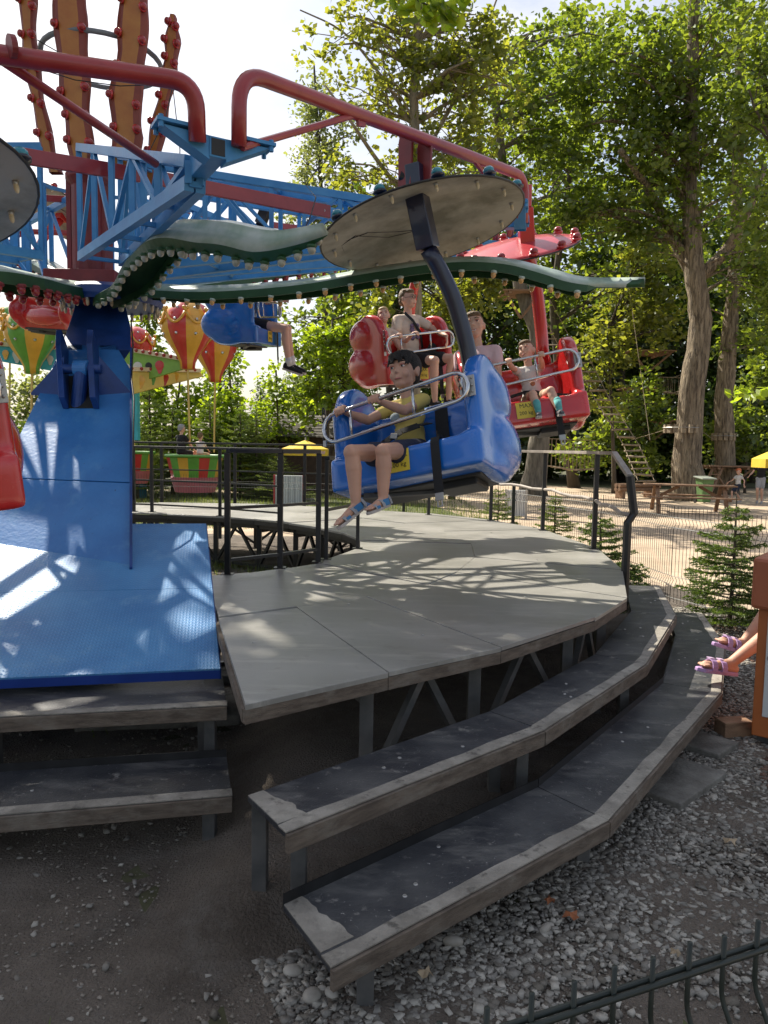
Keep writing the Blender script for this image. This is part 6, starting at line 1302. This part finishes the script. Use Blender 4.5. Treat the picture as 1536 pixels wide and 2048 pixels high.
for (label, Y, trunk, crowns, lm, bm, r0, leaf, rc, sd, dens) in [
    ('dark bushy tree below the birch, left of the man in the gondola', 26, [(700, 960), (690, 780), (680, 520)], [(690, 600, 55, 70, 34), (640, 700, 50, 60, 26), (720, 720, 50, 70, 26), (600, 790, 60, 50, 22), (580, 640, 28, 40, 6)], LG, M_barkd, .13, .18, .7, 21, 1),
    ('bright yellow green maple right of the distant blue gondola', 25, [(660, 960), (655, 850), (665, 640)], [(650, 690, 55, 50, 30), (700, 760, 55, 70, 34), (630, 790, 50, 60, 24), (720, 650, 40, 40, 14)], LB, M_barkd, .07, .17, .5, 22, 1),
    ('bright yellow green maple sapling in front of the pale sky gap', 25, [(470, 960), (465, 850), (458, 720)], [(455, 790, 48, 60, 30), (430, 850, 60, 40, 26), (500, 860, 55, 40, 24), (470, 720, 18, 36, 6)], LB, M_barkd, .05, .15, .42, 23, 1),
    ('bright young maple beside the gold balloon poles', 26, [(350, 960), (352, 850), (360, 760)], [(360, 820, 55, 50, 28), (310, 850, 50, 50, 24), (400, 790, 40, 50, 18), (300, 780, 30, 40, 10)], LB, M_barkd, .05, .16, .48, 24, 1),
    ('small bright maple with thin leaf clusters below the black sneakers', 26, [(560, 960), (556, 860), (552, 740)], [(545, 820, 42, 60, 16), (580, 860, 45, 40, 16), (530, 730, 18, 40, 4)], LB, M_barkd, .04, .15, .45, 25, 1),
    ('dark poplar behind the red and yellow balloons', 28, [(290, 960), (292, 800), (295, 600)], [(290, 610, 34, 40, 12), (290, 700, 50, 60, 20), (300, 790, 60, 60, 26), (255, 700, 40, 60, 12)], LG, M_barkd, .12, .2, .75, 26, 1),
    ('grey green willow at far left below the turquoise sign board', 32, [(60, 960), (62, 860), (66, 740)], [(60, 780, 50, 45, 26), (20, 830, 50, 40, 18), (110, 850, 60, 50, 26), (190, 840, 60, 60, 20)], LBI, M_barkd, .12, .2, .9, 27, 1),
    ('yellow green lime tree between the blue gondola and the woman', 24, [(905, 960), (900, 800), (905, 560)], [(880, 620, 60, 60, 34), (950, 580, 60, 60, 30), (900, 720, 60, 60, 30), (980, 520, 50, 50, 22), (790, 560, 50, 40, 16), (760, 640, 50, 50, 18)], LY, M_barkd, .1, .17, .6, 28, 1),
    ('leafy hazel behind the right red gondola, lower branches lit', 29, [(1230, 965), (1225, 850), (1215, 660)], [(1210, 690, 70, 60, 40), (1270, 600, 60, 60, 34), (1330, 640, 50, 60, 26), (1190, 800, 60, 60, 26), (1300, 520, 60, 50, 26)], LY, M_barkd, .1, .19, .7, 29, 1),
    ('green hazel behind the rope ladder', 31, [(1262, 965), (1262, 880), (1255, 780)], [(1240, 850, 70, 60, 40), (1300, 800, 50, 60, 26), (1180, 900, 60, 40, 22), (1290, 920, 50, 30, 16)], LG, M_barkd, .08, .2, .75, 30, 1),
    ('green maple filling the upper right corner of the wood', 22, [(1560, 985), (1560, 700), (1550, 300)], [(1530, 420, 60, 110, 34), (1520, 150, 80, 120, 44), (1540, 620, 40, 60, 14)], LG, M_barkd, .2, .16, .6, 31, 1),
    ('dark shrub behind the walking child at right', 31, [(1490, 975), (1492, 930), (1495, 860)], [(1495, 860, 50, 60, 30), (1520, 760, 40, 60, 22), (1430, 880, 40, 60, 16), (1540, 930, 40, 30, 12)], LG, M_barkd, .06, .2, .75, 32, 1.2),
]:
    tree('bushy_tree', label, Y, trunk, crowns, lm, bm, r0, .03, leaf, rc, sd, dens=dens, group=G1, nl=28)
# the wood further back: trunks one can tell apart, in three shared crown shapes
protos = []
wood_spots = [(600, 48), (700, 52), (790, 44), (870, 50), (950, 43), (1010, 52), (1090, 44), (1170, 50), (1240, 42), (1310, 48), (1370, 42), (1430, 50), (1500, 43), (1570, 50), (1640, 44), (1720, 50), (520, 60), (440, 62)]
for i, (px, Y) in enumerate(wood_spots):
    if i < 3:
        cr = [(768, 500, 85, 100, 60), (730, 660, 80, 90, 50), (820, 620, 80, 90, 44), (768, 800, 110, 80, 60), (720, 890, 90, 50, 36), (820, 900, 90, 50, 30), (768, 360, 70, 80, 26)]
        t = tree('woodland_tree', 'x', 45, [(768, 950), (770 + 12 * i, 700), (760, 450), (768, 300)], cr, [LG, LD, LD][i], M_barkd, .26, .08, .34, 1.25, 50 + i, nl=22); protos.append(t)
    else: t = copy_tree(protos[i % 3])
    p = at(px, 950, Y=Y); t.location = (p.x, p.y, 0); t.rotation_euler = (0, 0, i * 1.3); k = (.95 if px > 650 else .42) + .1 * math.sin(i * 2.3); t.scale = (k * 1.1, k * 1.1, k)
    t['label'] = 'dense green tree standing deep in the wood behind the rope course'; t['category'] = 'tree'; t['group'] = 'distant woodland trees'
# undergrowth wall
def bushes(name, label, specs, lm, leaf, seed, nl=30, rc=.7):
    r = np.random.default_rng(seed); CC = []
    for px, py, rx, rz, Y, k in specs:
        c = at(px, py, Y=Y); ax, az = rx / FPX * Y, rz / FPX * Y; u = r.normal(0, 1, (k, 3)); u /= np.linalg.norm(u, axis=1, keepdims=True); u *= r.random((k, 1)) ** .4; CC.append(np.array(c)[None] + u * np.array([ax, ax * .5, az]))
    C = np.concatenate(CC); C[:, 2] = np.maximum(C[:, 2], .25); V, F = leaves(r, C, nl, rc, leaf); o = bulk(name, V, F, lm); tag(o, label, 'undergrowth', kind='stuff')
bushes('undergrowth', 'dark undergrowth filling the wood edge behind the path', [(1120, 850, 90, 60, 38, 60), (1220, 880, 90, 50, 37, 60), (1330, 880, 90, 60, 38, 60), (1430, 860, 90, 80, 36, 60), (1530, 850, 90, 90, 35, 60), (980, 880, 90, 50, 40, 40), (880, 890, 80, 50, 40, 40), (780, 880, 90, 50, 40, 40), (1500, 700, 90, 90, 40, 50), (1350, 740, 90, 90, 42, 50), (1180, 740, 90, 80, 42, 40)], LD, .26, 71, rc=.9)
bushes('hedge', 'light green low hedge behind the balloon ride', [(300, 900, 90, 40, 26, 40), (420, 905, 80, 40, 25, 40), (480, 905, 60, 40, 25, 34), (650, 900, 60, 40, 31, 30), (90, 890, 120, 40, 30, 50), (730, 890, 70, 50, 27, 30)], LB, .17, 72, rc=.55)

# spruces
def spruce(x, y, h, rad, label, seed, lm=LSP, group='young spruces around the ride', tiers=None, dense=1.0):
    r = np.random.default_rng(seed); g = empty('spruce_tree', (x, y, 0), label, 'spruce', group)
    b = MB(); b.tube([(x, y, 0), (x + .01, y, h * .5), (x, y, h)], [.022 * h / 1.2, .014 * h / 1.2, .004], 7)
    tiers = tiers or max(9, int(h * 10)); BV = []; NP = []; ND = []
    for t in range(tiers):
        f = t / tiers; z = h * (.10 + .82 * f); L0 = rad * (1 - f) ** .8 + .05; k = 7 if f < .8 else 5; a0 = r.random() * 6
        for j in range(k):
            a = a0 + j * 2 * PI / k + r.normal(0, .15); L = L0 * (.55 + .65 * r.random()); o = Vector((x, y, z + r.normal(0, .02))); e = o + Vector((L * math.cos(a), L * math.sin(a), L * (.10 + .25 * f) - .06 * L)); mm = o.lerp(e, .5) + Vector((0, 0, -.05 * L))
            b.tube([o, mm, e], [.007, .005, .002], 4, cap=False)
            segs = [(o.lerp(mm, .3), mm), (mm, e)]
            for q in range(max(2, int(L / .07))):
                s_ = .25 + .75 * (q + .5) / max(2, int(L / .07)); p0 = (o.lerp(mm, s_ * 2) if s_ < .5 else mm.lerp(e, s_ * 2 - 1))
                for sg in (-1, 1):
                    l2 = L * .42 * (1.15 - s_) + .03; aa = a + sg * .85; p1 = p0 + Vector((l2 * math.cos(aa), l2 * math.sin(aa), -.02 + .1 * l2)); segs.append((p0, p1)); b.tube([p0, p1], [.0035, .0015], 3, cap=False)
            for p0, p1 in segs:
                n = max(4, int((p1 - p0).length * 420 * dense)); tt = r.random((n, 1)); P = np.array(p0)[None] * (1 - tt) + np.array(p1)[None] * tt; dd = np.array((p1 - p0).normalized())[None] * .75 + r.normal(0, .62, (n, 3)); NP.append(P); ND.append(dd)
    P = np.concatenate(NP); Dn = np.concatenate(ND); Dn /= np.linalg.norm(Dn, axis=1, keepdims=True); n = len(P)
    s_ = (.024 * (.7 + .6 * r.random((n, 1)))) * (1 if h < 2 else 1.0 + h * .22); w = np.cross(Dn, r.normal(0, 1, (n, 3))); w /= np.linalg.norm(w, axis=1, keepdims=True); w *= s_ * (.17 if h < 2 else .20)
    V = np.stack([P - w, P + w, P + Dn * s_], 1).reshape(-1, 3) - np.array([x, y, 0]); b.build('trunk', M_barkd, g); bulk('needles', V, np.arange(n * 3).reshape(-1, 3), lm, g); return g
spruce(3.22, 6.75, 1.28, .50, 'young spruce by the fence left of the orange cabinet', 1, dense=1.25)
spruce(2.62, 8.9, .95, .46, 'bushy young spruce behind the bent railing post', 2, dense=1.3)
spruce(2.85, 12.3, 1.0, .40, 'small light spruce beside the pale striped panel', 3, LSY, dense=.8)
spruce(2.1, 13.6, 1.0, .42, 'yellowish little spruce below the hanging belt', 4, LSY, dense=.8)
spruce(2.35, 7.0, .62, .34, 'low spruce sprig hidden behind the deck corner', 5, dense=1.2)
for i, (px, Y, h, lb) in enumerate([(300, 23.5, 3.9, 'tall light spruce just right of the blue boom'), (345, 24, 3.3, 'light spruce behind the left gold balloon pole'), (420, 23.5, 3.3, 'light spruce behind the right gold balloon pole'), (480, 23, 3.1, 'light spruce behind the black corner post'), (512, 23, 3.0, 'light spruce left of the brown hut'), (560, 22, 1.5, 'short light spruce in front of the brown hut'), (275, 22, 3.0, 'short spruce by the teal barrel')]):
    p = at(px, 950, Y=Y); spruce(p.x, p.y, h, 1.1, lb, 10 + i, LSY, 'row of light spruces behind the rear deck', tiers=15, dense=.38)
# overhead crown outside the frame that shades the steps and the near deck
def over(name, label, base, ells, lm, leaf, rc, seed, nl, trunk_r):
    r = np.random.default_rng(seed); g = empty(name, (base[0], base[1], 0), label, 'tree'); b = MB(); top = Vector((ells[0][0], ells[0][1], ells[0][2])); bs = Vector((base[0], base[1], -.1)); mid_ = bs.lerp(top, .55) + Vector((-.5, 0, .8)); b.tube([bs, bs.lerp(mid_, .5), mid_, top], [trunk_r * 1.25, trunk_r, trunk_r * .7, trunk_r * .3], 12); CC = []
    for cx, cy, cz, rx, ry, rz, k in ells:
        u = r.normal(0, 1, (k, 3)); u /= np.linalg.norm(u, axis=1, keepdims=True); u *= r.random((k, 1)) ** .45; cc = np.array([cx, cy, cz])[None] + u * np.array([rx, ry, rz]); CC.append(cc)
        for j in range(max(3, k // 8)):
            e = Vector(cc[j]); b.tube([mid_, mid_.lerp(e, .5) + Vector((0, 0, .4)), e], [.09, .05, .015], 5, cap=False)
    b.build('trunk', M_bark, g, smooth=True); V, F = leaves(r, np.concatenate(CC), nl, rc, leaf); bulk('crown', V - np.array([base[0], base[1], 0]), F, lm, g)
over('linden_tree', 'large tree at left outside the frame whose crown shades the steps', (-7.2, 4.4), [(-5.9, 8.5, 10.4, 3.3, 2.5, 1.4, 165), (-4.2, 6.8, 9.6, 2.4, 2.0, 1.2, 84), (-7.8, 7.2, 9.6, 2.6, 2.6, 1.6, 100), (-3.4, 8.9, 9.9, 1.6, 1.4, .9, 38)], LG, .17, .60, 91, 34, .28)
# twig with leaves hanging into the top of the picture, and a spray at the right edge
def twig(name, label, pts, Y, n, leaf, lm, seed):
    r = np.random.default_rng(seed); P = [at(x, y, Y=Y) for x, y in pts]; g = empty(name, P[0], label, 'branch'); b = MB(); b.tube(P, [.012 * (1 - .8 * i / (len(P) - 1)) for i in range(len(P))], 6); C = []
    for i in range(n): k = r.random() * (len(P) - 1.001); j = int(k); C.append(P[j].lerp(P[j + 1], k - j) + Vector((r.normal(0, .06), r.normal(0, .08), r.normal(-.02, .05))))
    b.build('stem', M_barkd, g); V, F = leaves(r, np.array([tuple(c) for c in C]), 3, .05, leaf); bulk('foliage', V - np.array(tuple(P[0])), F, lm, g)
twig('hanging_branch', 'yellow green leafy branch hanging into the top of the picture', [(700, -60), (790, -20), (860, 12), (930, 30)], 5.5, 34, .10, LB, 5)
twig('hanging_branch', 'sunlit leaf spray reaching in at the right edge above the yellow parasol', [(1600, 780), (1540, 778), (1500, 788), (1458, 792)], 11, 22, .12, LB, 6)
# grass
def grass(n, region, seed, label, h=.09):
    r = np.random.default_rng(seed); P = region(r, n); n = len(P); a = r.random(n) * 6.28; l = h * (.5 + r.random(n)); w = .004 + .004 * r.random(n)
    d = np.stack([np.cos(a), np.sin(a), 0 * a], 1); t = np.stack([-np.sin(a), np.cos(a), 0 * a], 1); tip = P + d * (l * .45)[:, None]; tip[:, 2] += l
    V = np.stack([P - t * w[:, None], P + t * w[:, None], tip], 1).reshape(-1, 3); tag(bulk('grass', V, np.arange(n * 3).reshape(-1, 3), LGR), label, 'grass', kind='stuff')
def greg(r, n):
    m = n; a = r.random(m) * 2 * PI; d = 2.35 * np.sqrt(r.random(m)); x = C0.x + .1 + d * np.cos(a); y = C0.y + .6 + d * np.sin(a); k = (np.sin(x * 4 + y) * np.sin(y * 3.3) + r.normal(0, .5, m)) > -.1; return np.stack([x[k], y[k], 0 * x[k]], 1)
grass(16000, greg, 31, 'thin grass growing on the ground inside the deck ring')
def greg2(r, n): return np.stack([-14 + 16.5 * r.random(n), 14.2 + 13 * r.random(n) ** 1.3, np.full(n, -.003)], 1)
sheet('lawn', [(-30, 14.9), (-6, 14.6), (-1.5, 14.9), (2.0, 17.5), (1.2, 22), (-4, 25), (-30, 26)], 0.0, M_grassg)
grass(26000, greg2, 32, 'lawn grass between the fence and the balloon ride', .12)
def greg3(r, n): x = -3.5 + 3.4 * r.random(n); y = 1.2 + 3.4 * r.random(n); k = (np.sin(x * 5) * np.sin(y * 4 + 1) > .72); return np.stack([x[k], y[k], 0 * x[k]], 1)
grass(2500, greg3, 33, 'a few weedy tufts on the dark soil by the left steps', .04)
